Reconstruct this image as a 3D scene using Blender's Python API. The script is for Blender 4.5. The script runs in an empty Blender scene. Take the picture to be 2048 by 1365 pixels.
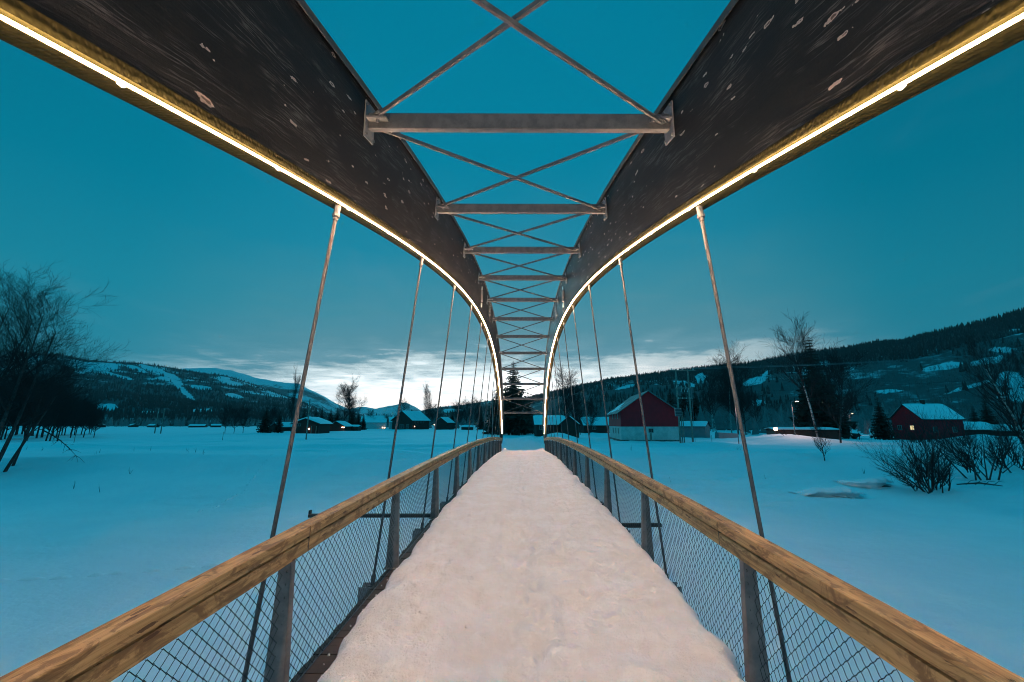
import bpy, math, random
import numpy as np
from mathutils import Vector, Matrix
PI = math.pi
R = math.radians
S = bpy.context.scene
COL = S.collection

# ------------------------------------------------------------------ camera
CX, CZ, PITCH, YAW, F = 0.048, 6.0, R(11.148), R(0.2445), 838.1
cd = bpy.data.cameras.new('camera'); cam = bpy.data.objects.new('camera', cd); COL.objects.link(cam)
cam.location = (CX, 0, CZ); cam.rotation_euler = (R(90) + PITCH, 0, -YAW)
cd.sensor_width = 36; cd.lens = F / 2048 * 36; cd.shift_x = -27.1 / 2048
cd.clip_start = 0.02; cd.clip_end = 40000
S.camera = cam

# ------------------------------------------------------------------ view
S.view_settings.view_transform = 'Standard'; S.view_settings.look = 'None'
S.view_settings.exposure = 0.0; S.view_settings.gamma = 1.0
S.render.engine = 'CYCLES'
S.cycles.use_denoising = True; S.cycles.filter_width = 1.0
S.cycles.max_bounces = 5; S.cycles.diffuse_bounces = 3; S.cycles.glossy_bounces = 2
S.cycles.transparent_max_bounces = 4; S.cycles.caustics_reflective = False; S.cycles.caustics_refractive = False
S.cycles.sample_clamp_indirect = 4.0

# ------------------------------------------------------------------ node helpers
class NT:
    def __init__(s, tree): s.t = tree; s.n = tree.nodes; s.l = tree.links
    def new(s, typ, **kw):
        n = s.n.new(typ)
        for k, v in kw.items(): setattr(n, k, v)
        return n
    def put(s, sock, v):
        if v is None: return
        if isinstance(v, bpy.types.NodeSocket): s.l.new(v, sock)
        else:
            if hasattr(sock.default_value, '__len__') and not hasattr(v, '__len__'): v = [v] * len(sock.default_value)
            if hasattr(v, '__len__') and len(v) == 3 and len(sock.default_value) == 4: v = list(v) + [1]
            sock.default_value = v
    def math(s, op, a, b=None, c=None, clamp=False):
        n = s.new('ShaderNodeMath', operation=op, use_clamp=clamp)
        s.put(n.inputs[0], a); s.put(n.inputs[1], b); s.put(n.inputs[2], c); return n.outputs[0]
    def mix(s, f, a, b, typ='MIX'):
        n = s.new('ShaderNodeMix', data_type='RGBA', blend_type=typ)
        s.put(n.inputs[0], f); s.put(n.inputs[6], a); s.put(n.inputs[7], b); return n.outputs[2]
    def map(s, v, sc=(1, 1, 1), loc=(0, 0, 0)):
        n = s.new('ShaderNodeMapping'); s.put(n.inputs[0], v); n.inputs[1].default_value = loc; n.inputs[3].default_value = sc
        return n.outputs[0]
    def noise(s, v, scale, detail=4, rough=0.55, dist=0.0):
        n = s.new('ShaderNodeTexNoise'); s.put(n.inputs['Vector'], v); n.inputs['Scale'].default_value = scale
        n.inputs['Detail'].default_value = detail; n.inputs['Roughness'].default_value = rough
        n.inputs['Distortion'].default_value = dist; return n.outputs[0]
    def ramp(s, f, stops, interp='LINEAR'):
        n = s.new('ShaderNodeValToRGB'); s.put(n.inputs[0], f); e = n.color_ramp.elements; n.color_ramp.interpolation = interp
        while len(e) < len(stops): e.new(0.5)
        for el, (p, c) in zip(e, stops):
            el.position = p
            el.color = (c, c, c, 1) if not hasattr(c, '__len__') else tuple(c) + (1,)
        return n.outputs[0]
    def ss(s, v, a, b):
        n = s.new('ShaderNodeMapRange', interpolation_type='SMOOTHSTEP')
        s.put(n.inputs[0], v); n.inputs[1].default_value = a; n.inputs[2].default_value = b; return n.outputs[0]

def srgb(r, g, b):
    f = lambda c: ((c / 255 + 0.055) / 1.055) ** 2.4 if c > 10 else c / 255 / 12.92
    return (f(r), f(g), f(b))

# ------------------------------------------------------------------ world: teal dusk sky with a pale glow over the valley
W = bpy.data.worlds.new('World'); S.world = W; W.use_nodes = True
wt = NT(W.node_tree); wt.n.clear()
tc = wt.new('ShaderNodeTexCoord').outputs['Generated']
nrm = wt.new('ShaderNodeVectorMath', operation='NORMALIZE'); wt.put(nrm.inputs[0], tc)
sep = wt.new('ShaderNodeSeparateXYZ'); wt.put(sep.inputs[0], nrm.outputs[0])
dx, dy, dz = sep.outputs
hl = wt.math('SQRT', wt.math('ADD', wt.math('MULTIPLY', dx, dx), wt.math('MULTIPLY', dy, dy)))
gx, gy = math.sin(R(-15)), math.cos(R(-15))
dot = wt.math('DIVIDE', wt.math('ADD', wt.math('MULTIPLY', dx, gx), wt.math('MULTIPLY', dy, gy)), wt.math('MAXIMUM', hl, 0.001))
# cloud sheet coordinates (project the sky onto a flat layer, so streaks flatten to the horizon)
inv = wt.math('DIVIDE', 1.0, wt.math('ADD', wt.math('MAXIMUM', dz, 0.0), 0.06))
comb = wt.new('ShaderNodeCombineXYZ'); wt.put(comb.inputs[0], wt.math('MULTIPLY', dx, inv)); wt.put(comb.inputs[1], wt.math('MULTIPLY', dy, inv))
cl1 = wt.noise(wt.map(comb.outputs[0], (0.8, 0.42, 1), (3.1, 1.7, 0)), 1.5, 7, 0.62, 0.4)
cl2 = wt.noise(wt.map(comb.outputs[0], (1.0, 1.7, 1), (9.0, 4.2, 0)), 2.6, 6, 0.6, 0.3)
zw = wt.math('ADD', dz, wt.math('MULTIPLY', wt.math('SUBTRACT', cl1, 0.5), 0.13))
zw = wt.math('ADD', zw, wt.math('MULTIPLY', wt.math('SUBTRACT', cl2, 0.5), 0.085))
leftw = wt.ss(wt.math('DIVIDE', wt.math('MULTIPLY', dx, -1.0), wt.math('MAXIMUM', hl, 0.001)), 0.12, 0.62)
zw = wt.math('ADD', zw, wt.math('MULTIPLY', leftw, 0.045))
glow = wt.ramp(zw, [(0.0, srgb(222, 204, 206)), (0.026, srgb(250, 226, 220)), (0.05, srgb(255, 246, 238)), (0.075, srgb(248, 247, 244)),
                    (0.11, srgb(220, 230, 232)), (0.145, srgb(190, 213, 219)), (0.168, srgb(112, 160, 176)), (0.21, srgb(88, 146, 163)),
                    (0.28, srgb(66, 142, 162)), (0.40, srgb(28, 135, 163)), (0.56, srgb(2, 128, 158)), (0.80, srgb(0, 122, 152)), (1.0, srgb(0, 112, 142))])
side = wt.ramp(dz, [(0.0, srgb(44, 134, 158)), (0.12, srgb(38, 136, 160)), (0.25, srgb(22, 134, 159)), (0.42, srgb(0, 124, 152)), (0.7, srgb(0, 112, 140)), (1.0, srgb(0, 110, 138))])
dot0 = wt.math('DIVIDE', wt.math('ADD', wt.math('MULTIPLY', dx, math.sin(R(-1))), wt.math('MULTIPLY', dy, math.cos(R(-1)))), wt.math('MAXIMUM', hl, 0.001))
azf = wt.ss(dot0, 0.70, 0.93)
# high sky keeps its own tone, only the low sky depends on the azimuth
lowf = wt.math('SUBTRACT', 1.0, wt.ss(dz, 0.35, 0.75))
col = wt.mix(azf, side, glow)
# thin dark streaks inside the glow
st = wt.noise(wt.map(comb.outputs[0], (0.10, 1.0, 1), (2.0, 0.3, 0)), 1.15, 4, 0.5, 0.6)
stm = wt.math('MULTIPLY', wt.ss(st, 0.53, 0.64), wt.math('SUBTRACT', wt.ss(dz, 0.012, 0.03), wt.ss(dz, 0.085, 0.12)))
col = wt.mix(wt.math('MULTIPLY', wt.math('MULTIPLY', stm, 0.35), azf), col, srgb(140, 158, 172))
# faint wisps in the upper sky
wisp = wt.math('MULTIPLY', wt.ss(cl1, 0.5, 0.75), wt.math('SUBTRACT', 1.0, wt.ss(dz, 0.3, 0.6)))
col = wt.mix(wt.math('MULTIPLY', wisp, 0.34), col, srgb(96, 150, 172))
# soft darkening of the sky away from the glow
dark = wt.math('ADD', 0.80, wt.math('MULTIPLY', wt.ss(dot, 0.3, 1.0), 0.20))
# brightness added to the unseen sky overhead and behind, to lift the snow
up_ = wt.math('MULTIPLY', wt.math('ADD', wt.math('MULTIPLY', wt.ss(dz, 0.78, 0.93), 1.8), wt.math('MULTIPLY', wt.ss(wt.math('MULTIPLY', dy, -1.0), -0.1, 0.5), 0.45)), 1.0)
dark = wt.math('MULTIPLY', dark, wt.math('ADD', 1.0, up_))
bright = wt.math('MULTIPLY', wt.math('MULTIPLY', wt.ss(dot, 0.80, 0.985), wt.math('SUBTRACT', 1.0, wt.ss(zw, 0.07, 0.16))), 1.0)
dark = wt.math('MULTIPLY', dark, wt.math('ADD', 1.0, bright))
dk = wt.new('ShaderNodeVectorMath', operation='SCALE'); wt.put(dk.inputs[0], col); wt.put(dk.inputs[3], dark)
bg = wt.new('ShaderNodeBackground'); wt.put(bg.inputs[0], dk.outputs[0]); bg.inputs[1].default_value = 1.0
wo = wt.new('ShaderNodeOutputWorld'); wt.l.new(bg.outputs[0], wo.inputs[0])

# the last of the daylight, very weak, from the glow over the valley
sd = bpy.data.lights.new('sun', 'SUN'); sd.energy = 0.7; sd.angle = R(18); sd.color = (0.22, 0.78, 1.0)
so = bpy.data.objects.new('sun', sd); COL.objects.link(so); so.rotation_euler = (R(80), 0, R(187))

# ------------------------------------------------------------------ pixel <-> world helpers (2048 x 1365 photo pixels)
def ray(x, y):
    u = (682.5 - y) / F; r = (x - 1024 - 27.1) / F
    a = math.cos(PITCH) - u * math.sin(PITCH); b = math.sin(PITCH) + u * math.cos(PITCH)
    return (r * math.cos(YAW) + a * math.sin(YAW), -r * math.sin(YAW) + a * math.cos(YAW), b)
def pt(x, y, Y):
    a = ray(x, y); t = Y / a[1]; return (CX + a[0] * t, Y, CZ + a[2] * t)
def px_of(X, Y, Z):
    X = X - CX; Z = Z - CZ
    x = X * math.cos(YAW) - Y * math.sin(YAW); yy = X * math.sin(YAW) + Y * math.cos(YAW)
    d = yy * math.cos(PITCH) + Z * math.sin(PITCH); u = -yy * math.sin(PITCH) + Z * math.cos(PITCH)
    return 1051.1 + F * x / d, 682.5 - F * u / d

# ------------------------------------------------------------------ noise
def vnoise(x, y, seed=0):
    x = np.asarray(x, float); y = np.asarray(y, float)
    xi = np.floor(x).astype(np.int64); yi = np.floor(y).astype(np.int64); fx = x - xi; fy = y - yi
    fx = fx * fx * (3 - 2 * fx); fy = fy * fy * (3 - 2 * fy)
    def h(a, b):
        n = (a * 374761393 + b * 668265263 + seed * 1442695041) & 0xffffffff
        n = ((n ^ (n >> 13)) * 1274126177) & 0xffffffff
        n = (n ^ (n >> 16)) & 0xffff
        return n / 65535.0
    return (h(xi, yi) * (1 - fx) + h(xi + 1, yi) * fx) * (1 - fy) + (h(xi, yi + 1) * (1 - fx) + h(xi + 1, yi + 1) * fx) * fy
def fbm(x, y, o=4, seed=0):
    s = 0; a = 0.5
    for i in range(o): s = s + a * (vnoise(np.asarray(x) * 2 ** i, np.asarray(y) * 2 ** i, seed + i * 7) - 0.5); a *= 0.5
    return s
def sst(v, a, b):
    t = np.clip((np.asarray(v, float) - a) / (b - a), 0, 1); return t * t * (3 - 2 * t)

# ------------------------------------------------------------------ objects helpers
def tag(o, label=None, cat=None, group=None, kind=None):
    if label: o['label'] = label
    if cat: o['category'] = cat
    if group: o['group'] = group
    if kind: o['kind'] = kind
    return o
def empty(name, loc=(0, 0, 0), rz=0, parent=None):
    o = bpy.data.objects.new(name, None); COL.objects.link(o); o.location = loc; o.rotation_euler = (0, 0, rz); o.empty_display_size = 0.2
    if parent: o.parent = parent
    return o
def thing(name, label, cat, loc=(0, 0, 0), rz=0, group=None): return tag(empty(name, loc, rz), label, cat, group)
def link(name, me, parent=None, loc=None):
    o = bpy.data.objects.new(name, me); COL.objects.link(o)
    if parent: o.parent = parent
    if loc is not None: o.location = loc
    return o
def np_mesh(name, V, Fq, mat, smooth=False):
    V = np.asarray(V, np.float32); Fq = np.asarray(Fq, np.int32); k = Fq.shape[1]
    me = bpy.data.meshes.new(name); me.vertices.add(len(V)); me.vertices.foreach_set('co', V.ravel())
    me.loops.add(Fq.size); me.loops.foreach_set('vertex_index', Fq.ravel())
    me.polygons.add(len(Fq)); me.polygons.foreach_set('loop_start', np.arange(len(Fq), dtype=np.int32) * k)
    me.polygons.foreach_set('loop_total', np.full(len(Fq), k, np.int32))
    me.polygons.foreach_set('use_smooth', np.full(len(Fq), smooth))
    me.update(calc_edges=True); me.validate(); me.materials.append(mat); return me
class MB:
    def __init__(s): s.v = []; s.f = []; s.uv = None
    def quadgrid(s, P):           # P: list of rows of points
        b = len(s.v); n = len(P[0])
        for r in P: s.v.extend([tuple(p) for p in r])
        for i in range(len(P) - 1):
            for j in range(n - 1): s.f.append((b + i * n + j, b + i * n + j + 1, b + (i + 1) * n + j + 1, b + (i + 1) * n + j))
    def poly(s, *pts):
        b = len(s.v); s.v.extend([tuple(p) for p in pts]); s.f.append(tuple(range(b, b + len(pts))))
    def hexa(s, c):               # 8 corners: bottom 4, top 4
        b = len(s.v); s.v.extend([tuple(p) for p in c])
        for q in ((3, 2, 1, 0), (4, 5, 6, 7), (0, 1, 5, 4), (1, 2, 6, 5), (2, 3, 7, 6), (3, 0, 4, 7)): s.f.append(tuple(b + i for i in q))
    def box(s, x0, x1, y0, y1, z0, z1, M=None):
        c = [(x0, y0, z0), (x1, y0, z0), (x1, y1, z0), (x0, y1, z0), (x0, y0, z1), (x1, y0, z1), (x1, y1, z1), (x0, y1, z1)]
        if M is not None: c = [M @ Vector(p) for p in c]
        s.hexa(c)
    def tube(s, P, rad, n=6, cap=True):
        P = [Vector(p) for p in P]
        if not hasattr(rad, '__len__'): rad = [rad] * len(P)
        b = len(s.v)
        up = Vector((0, 0, 1)); d0 = (P[-1] - P[0])
        if abs(d0.normalized().z if d0.length > 0 else 1) > 0.9: up = Vector((1, 0.1, 0))
        for i, p in enumerate(P):
            d = (P[min(i + 1, len(P) - 1)] - P[max(i - 1, 0)]).normalized()
            x = d.cross(up).normalized(); y = x.cross(d)
            for k in range(n):
                a = 2 * PI * k / n; s.v.append(tuple(p + (x * math.cos(a) + y * math.sin(a)) * rad[i]))
        for i in range(len(P) - 1):
            for k in range(n): s.f.append((b + i * n + k, b + i * n + (k + 1) % n, b + (i + 1) * n + (k + 1) % n, b + (i + 1) * n + k))
        if cap and n > 2:
            s.f.append(tuple(b + k for k in range(n))[::-1]); s.f.append(tuple(b + (len(P) - 1) * n + k for k in range(n)))
    def bar(s, a, b, w, h, side=(1, 0, 0)):   # rectangular bar a->b, w across 'side', h the other way
        a = Vector(a); b = Vector(b); d = (b - a).normalized(); x = Vector(side); x = (x - d * x.dot(d)).normalized(); y = d.cross(x)
        c = []
        for p in (a, b):
            c += [p - x * w / 2 - y * h / 2, p + x * w / 2 - y * h / 2, p + x * w / 2 + y * h / 2, p - x * w / 2 + y * h / 2]
        s.hexa(c)
    def mesh(s, name, mat, smooth=False):
        me = bpy.data.meshes.new(name); me.from_pydata(s.v, [], s.f); me.materials.append(mat)
        if smooth: me.polygons.foreach_set('use_smooth', [True] * len(me.polygons))
        me.update(); return me
    def build(s, name, mat, parent=None, smooth=False, bevel=0, loc=None):
        o = link(name, s.mesh(name, mat, smooth), parent, loc)
        if bevel:
            m = o.modifiers.new('bevel', 'BEVEL'); m.width = bevel; m.segments = 2; m.limit_method = 'ANGLE'
        return o

# ------------------------------------------------------------------ materials
def mat(name, color=(0.5, 0.5, 0.5), rough=0.8, metal=0.0, emit=None, es=0.0, spec=0.5):
    m = bpy.data.materials.new(name); m.use_nodes = True; t = NT(m.node_tree); b = t.n['Principled BSDF']
    t.put(b.inputs['Base Color'], color); t.put(b.inputs['Roughness'], rough); t.put(b.inputs['Metallic'], metal)
    b.inputs['Specular IOR Level'].default_value = spec
    if emit: t.put(b.inputs['Emission Color'], emit); b.inputs['Emission Strength'].default_value = es
    m['b'] = 1
    return m, t, b
def bump(t, b, h, strength=0.3, dist=0.02):
    n = t.new('ShaderNodeBump'); n.inputs['Strength'].default_value = strength; n.inputs['Distance'].default_value = dist
    t.put(n.inputs['Height'], h); t.l.new(n.outputs[0], b.inputs['Normal']); return n
def objc(t): return t.new('ShaderNodeTexCoord').outputs['Object']
M = {}
m, t, b = mat('snow_field', (0.80, 0.84, 0.86), 0.85, spec=0.2); o = objc(t)
h = t.math('ADD', t.math('MULTIPLY', t.noise(o, 0.35, 5, 0.55), 0.6), t.math('MULTIPLY', t.noise(t.map(o, (1, 1.4, 1)), 3.0, 5, 0.6), 0.12))
bump(t, b, h, 0.55, 0.5)
t.put(b.inputs['Base Color'], t.mix(t.ss(t.noise(o, 0.12, 5, 0.6), 0.35, 0.65), (0.70, 0.85, 0.89), (0.78, 0.90, 0.93))); M['snow'] = m
m, t, b = mat('trodden_snow', (0.83, 0.82, 0.81), 0.8, spec=0.25); o = objc(t)
h = t.math('ADD', t.noise(o, 6.0, 6, 0.62), t.math('MULTIPLY', t.noise(o, 38.0, 4, 0.6), 0.28))
h = t.math('ADD', h, t.math('MULTIPLY', t.noise(t.map(o, (1, 0.35, 1)), 2.2, 3, 0.5), 1.2))
bump(t, b, t.math('ADD', h, t.math('MULTIPLY', t.noise(o, 120.0, 3, 0.6), 0.15)), 1.0, 0.07)
t.put(b.inputs['Base Color'], t.mix(t.ss(t.noise(o, 2.3, 6, 0.65), 0.36, 0.66), (0.88, 0.85, 0.84), (0.94, 0.93, 0.94))); M['decksnow'] = m
m, t, b = mat('hill_ground', (0.8, 0.84, 0.86), 0.9, spec=0.1)
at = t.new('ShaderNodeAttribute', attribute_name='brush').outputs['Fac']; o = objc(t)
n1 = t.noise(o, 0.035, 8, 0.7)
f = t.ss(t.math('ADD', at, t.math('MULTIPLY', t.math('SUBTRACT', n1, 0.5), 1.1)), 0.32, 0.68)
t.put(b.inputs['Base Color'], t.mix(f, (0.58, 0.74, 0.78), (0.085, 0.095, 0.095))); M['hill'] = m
m, t, b = mat('far_mountain', (0.6, 0.65, 0.7), 0.9, spec=0.1); o = objc(t)
t.put(b.inputs['Base Color'], t.mix(t.ss(t.noise(t.map(o, (1, 1, 2.5)), 0.004, 7, 0.65), 0.4, 0.6), (0.25, 0.3, 0.33), (0.72, 0.77, 0.8))); M['far'] = m
# black stained glulam with pale knots and grain; uv is in metres along / across the beam
m, t, b = mat('black_stained_timber', (0.02, 0.02, 0.022), 0.6, spec=0.18)
uv = t.new('ShaderNodeUVMap', uv_map='UVMap').outputs[0]
warp = t.new('ShaderNodeVectorMath', operation='ADD')
nz = t.new('ShaderNodeTexNoise'); t.put(nz.inputs['Vector'], t.map(uv, (0.8, 2.5, 1))); nz.inputs['Scale'].default_value = 1.6; nz.inputs['Detail'].default_value = 3
sub = t.new('ShaderNodeVectorMath', operation='MULTIPLY_ADD'); t.put(sub.inputs[0], nz.outputs[1]); sub.inputs[1].default_value = (0.0, 0.13, 0); sub.inputs[2].default_value = (0, -0.065, 0)
t.put(warp.inputs[0], uv); t.put(warp.inputs[1], sub.outputs[0]); wv = warp.outputs[0]
gr = t.noise(t.map(wv, (0.55, 20, 1)), 1.6, 5, 0.62, 0.0)
line = t.math('SUBTRACT', 1.0, t.ss(t.math('ABSOLUTE', t.math('SUBTRACT', gr, 0.5)), 0.003, 0.022))
msk = t.ss(t.noise(t.map(uv, (0.9, 2.2, 1), (7, 3, 0)), 1.7, 3, 0.6), 0.43, 0.60)
vo = t.new('ShaderNodeTexVoronoi', feature='F1'); t.put(vo.inputs['Vector'], t.map(wv, (3.6, 13.0, 1))); vo.inputs['Scale'].default_value = 1.0; vo.inputs['Randomness'].default_value = 1.0
vsep = t.new('ShaderNodeSeparateColor'); t.l.new(vo.outputs['Color'], vsep.inputs[0])
kd = t.math('ADD', vo.outputs['Distance'], t.math('MULTIPLY', t.math('SUBTRACT', t.noise(uv, 22, 4), 0.5), 0.5))
ksize = t.math('MULTIPLY', vsep.outputs[0], 0.26)
kn = t.math('LESS_THAN', kd, t.math('SUBTRACT', ksize, 0.035))
kin = t.math('LESS_THAN', kd, t.math('SUBTRACT', ksize, 0.13))
kn = t.math('MULTIPLY', kn, t.math('GREATER_THAN', vsep.outputs[1], 0.12))
base = t.mix(t.noise(t.map(uv, (0.6, 3, 1)), 2.0, 5), (0.0012, 0.003, 0.005), (0.006, 0.010, 0.014))
c = t.mix(t.math('MULTIPLY', t.math('MULTIPLY', line, msk), 0.85), base, (0.085, 0.09, 0.095))
c = t.mix(t.math('MULTIPLY', kn, 0.8), c, (0.42, 0.36, 0.33)); c = t.mix(t.math('MULTIPLY', t.math('MULTIPLY', kin, kn), 0.8), c, (0.03, 0.022, 0.02))
t.put(b.inputs['Base Color'], c)
bump(t, b, t.math('ADD', gr, t.math('MULTIPLY', t.noise(uv, 60, 3), 0.25)), 0.35, 0.012); M['timber'] = m
# handrail wood
m, t, b = mat('weathered_pine', (0.3, 0.18, 0.09), 0.65, spec=0.3)
uv = t.new('ShaderNodeUVMap', uv_map='UVMap').outputs[0]
g2 = t.noise(t.map(uv, (0.5, 26, 1)), 1.5, 6, 0.65, 0.6)
c = t.mix(t.ss(g2, 0.3, 0.7), (0.22, 0.14, 0.060), (0.50, 0.345, 0.165))
c = t.mix(t.math('MULTIPLY', t.ss(t.noise(t.map(uv, (2.2, 5, 1)), 1.8, 5, 0.7, 0.8), 0.47, 0.60), 0.8), c, (0.13, 0.078, 0.038))
vo = t.new('ShaderNodeTexVoronoi'); t.put(vo.inputs['Vector'], t.map(uv, (2.6, 14, 1))); vo.inputs['Scale'].default_value = 1
vk = t.math('LESS_THAN', t.math('ADD', vo.outputs['Distance'], t.math('MULTIPLY', t.math('SUBTRACT', t.noise(uv, 40, 3), 0.5), 0.15)), 0.15)
c = t.mix(t.math('MULTIPLY', vk, 0.85), c, (0.07, 0.035, 0.02))
ck = t.noise(t.map(uv, (0.35, 9, 1), (4, 2, 0)), 1.9, 3, 0.5, 0.3); crack = t.math('SUBTRACT', 1.0, t.ss(t.math('ABSOLUTE', t.math('SUBTRACT', ck, 0.5)), 0.0015, 0.007))
crack = t.math('MULTIPLY', crack, t.ss(t.noise(t.map(uv, (0.7, 2, 1)), 1.3, 2), 0.5, 0.56)); c = t.mix(t.math('MULTIPLY', crack, 0.85), c, (0.03, 0.016, 0.008))
t.put(b.inputs['Base Color'], c); bump(t, b, t.math('SUBTRACT', g2, t.math('MULTIPLY', crack, 2.0)), 0.6, 0.006); M['rail'] = m
def metal_mat(name, c0, c1, rough, metal, sc=9.0):
    m, t, b = mat(name, c0, rough, metal, spec=0.4); o = objc(t)
    t.put(b.inputs['Base Color'], t.mix(t.ss(t.noise(o, sc, 5, 0.65), 0.35, 0.65), c0, c1))
    t.put(b.inputs['Roughness'], t.math('ADD', rough - 0.1, t.math('MULTIPLY', t.noise(o, sc * 2, 3), 0.25))); return m
M['galv'] = metal_mat('galvanised_steel', (0.062, 0.082, 0.10), (0.098, 0.122, 0.145), 0.62, 0.25)
M['plate'] = metal_mat('galvanised_plate', (0.13, 0.155, 0.18), (0.18, 0.21, 0.24), 0.6, 0.2)
M['rod'] = metal_mat('rod_steel', (0.065, 0.080, 0.095), (0.105, 0.125, 0.145), 0.55, 0.3, 14)
M['post'] = metal_mat('post_steel', (0.15, 0.145, 0.15), (0.22, 0.21, 0.21), 0.6, 0.2)
M['wire'] = mat('mesh_wire', (0.014, 0.016, 0.02), 0.55, 0.3)[0]
M['flash'] = metal_mat('cap_flashing_sheet', (0.035, 0.04, 0.045), (0.06, 0.065, 0.07), 0.5, 0.3)
M['dark'] = metal_mat('dark_steel', (0.02, 0.022, 0.025), (0.035, 0.036, 0.04), 0.6, 0.2)
m, t, b = mat('deck_boards', (0.08, 0.05, 0.04), 0.75); o = objc(t)
t.put(b.inputs['Base Color'], t.mix(t.noise(t.map(o, (2, 30, 2)), 1.2, 5), (0.022, 0.017, 0.017), (0.052, 0.038, 0.035))); M['deck'] = m
m, t, b = mat('led_tube', (1, 0.8, 0.5), 0.4)
uv = t.new('ShaderNodeUVMap', uv_map='UVMap').outputs[0]; sx = t.new('ShaderNodeSeparateXYZ'); t.put(sx.inputs[0], uv)
pu = t.math('ABSOLUTE', t.math('SINE', t.math('MULTIPLY', sx.outputs[0], PI / 0.024)))
LED_S = 395.0
t.put(b.inputs['Emission Color'], (1.0, 0.56, 0.315)); t.put(b.inputs['Emission Strength'], t.math('MULTIPLY', t.math('ADD', 0.35, t.math('POWER', pu, 4.0)), LED_S)); M['led'] = m
m, t, b = mat('dimpled_halo_tint', (0.0135, 0.0142, 0.0042), 0.8, spec=0.06)  # golden halo and dotted glow of the LEDs, put into colour and dimples
uv = t.new('ShaderNodeUVMap', uv_map='UVMap').outputs[0]
w1 = t.new('ShaderNodeTexVoronoi', feature='SMOOTH_F1'); t.put(w1.inputs['Vector'], t.map(uv, (38, 30, 1))); w1.inputs['Scale'].default_value = 1.0; w1.inputs['Randomness'].default_value = 0.35
bump(t, b, w1.outputs['Distance'], 0.7, 0.012); M['halo_tint'] = m
M['bark'] = metal_mat('dark_bark', (0.030, 0.027, 0.026), (0.065, 0.058, 0.055), 0.9, 0, 5)
M['twig'] = mat('twigs', (0.035, 0.03, 0.03), 0.9, spec=0.1)[0]
m, t, b = mat('birch_bark', (0.5, 0.48, 0.45), 0.8); o = objc(t)
t.put(b.inputs['Base Color'], t.mix(t.ss(t.noise(t.map(o, (1.2, 1.2, 3.0)), 1.6, 5, 0.7), 0.47, 0.56), (0.42, 0.41, 0.39), (0.05, 0.045, 0.045))); M['birch'] = m
m, t, b = mat('spruce_needles', (0.02, 0.035, 0.025), 0.8, spec=0.2); o = objc(t)
t.put(b.inputs['Base Color'], t.mix(t.ss(t.noise(o, 0.9, 4), 0.35, 0.65), (0.016, 0.026, 0.022), (0.050, 0.068, 0.054))); M['needle'] = m
M['wood_far'] = mat('far_wood', (0.045, 0.052, 0.050), 0.9, spec=0.05)[0]
M['brush_far'] = mat('far_bare_wood', (0.20, 0.20, 0.20), 0.95, spec=0.05)[0]
def board(name, c, vertical=True, sc=5.0):
    m, t, b = mat(name, c, 0.85, spec=0.2); o = objc(t)
    w = t.new('ShaderNodeTexWave'); t.put(w.inputs[0], o if vertical else t.map(o, (0, 0, 1))); w.inputs['Scale'].default_value = sc; w.bands_direction = 'X' if vertical else 'Z'
    f = t.math('ADD', t.math('MULTIPLY', t.ss(w.outputs[1], 0.0, 0.2), 0.35), t.math('MULTIPLY', t.noise(o, 1.3, 5), 0.65))
    t.put(b.inputs['Base Color'], t.mix(f, tuple(x * 0.6 for x in c), tuple(min(1, x * 1.35) for x in c))); return m
M['red'] = board('red_boards', (0.60, 0.022, 0.030))
M['brown'] = board('brown_boards', (0.050, 0.035, 0.03)); M['grey'] = board('grey_boards', (0.20, 0.24, 0.25)); M['white'] = board('pale_boards', (0.5, 0.52, 0.52))
m, t, b = mat('whitewashed_concrete', (0.55, 0.56, 0.55), 0.9); o = objc(t)
t.put(b.inputs['Base Color'], t.mix(t.ss(t.noise(o, 0.8, 7, 0.7), 0.3, 0.7), (0.38, 0.42, 0.40), (0.58, 0.62, 0.60))); M['conc'] = m
m, t, b = mat('rubble_stone', (0.2, 0.18, 0.16), 0.95); o = objc(t)
vo = t.new('ShaderNodeTexVoronoi', feature='DISTANCE_TO_EDGE'); t.put(vo.inputs['Vector'], o); vo.inputs['Scale'].default_value = 1.6
t.put(b.inputs['Base Color'], t.mix(t.ss(vo.outputs['Distance'], 0.0, 0.08), (0.03, 0.03, 0.03), (0.14, 0.12, 0.10))); M['stone'] = m
m, t, b = mat('slate_roof', (0.14, 0.16, 0.15), 0.8); o = objc(t)
t.put(b.inputs['Base Color'], t.mix(t.ss(t.noise(t.map(o, (1, 0.5, 1)), 0.7, 6, 0.7), 0.40, 0.62), (0.12, 0.14, 0.13), (0.24, 0.27, 0.26))); M['slate'] = m
M['roofdark'] = mat('dark_roofing', (0.03, 0.03, 0.033), 0.8)[0]
M['trim'] = mat('pale_trim', (0.35, 0.33, 0.30), 0.7)[0]
M['glass'] = mat('dark_glass', (0.02, 0.03, 0.035), 0.15, spec=0.6)[0]
M['lit'] = mat('lit_window_pane', (0.8, 0.6, 0.3), 0.5, emit=(1.0, 0.72, 0.35), es=1.1)[0]
M['bulb'] = mat('warm_bulb', (1, 0.8, 0.6), 0.5, emit=(1.0, 0.55, 0.32), es=14.0)[0]
M['bulbw'] = mat('pale_bulb', (1, 0.9, 0.8), 0.5, emit=(1.0, 0.75, 0.5), es=14.0)[0]
M['pole'] = metal_mat('pole_wood', (0.20, 0.18, 0.16), (0.30, 0.27, 0.24), 0.85, 0, 3)
M['lamp'] = mat('lamp_metal', (0.22, 0.22, 0.23), 0.5, 0.3)[0]
M['insul'] = mat('insulator', (0.4, 0.5, 0.5), 0.3)[0]
M['cloth1'] = mat('dark_coat', (0.02, 0.022, 0.03), 0.9)[0]; M['cloth2'] = mat('darker_trousers', (0.012, 0.012, 0.016), 0.9)[0]
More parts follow.
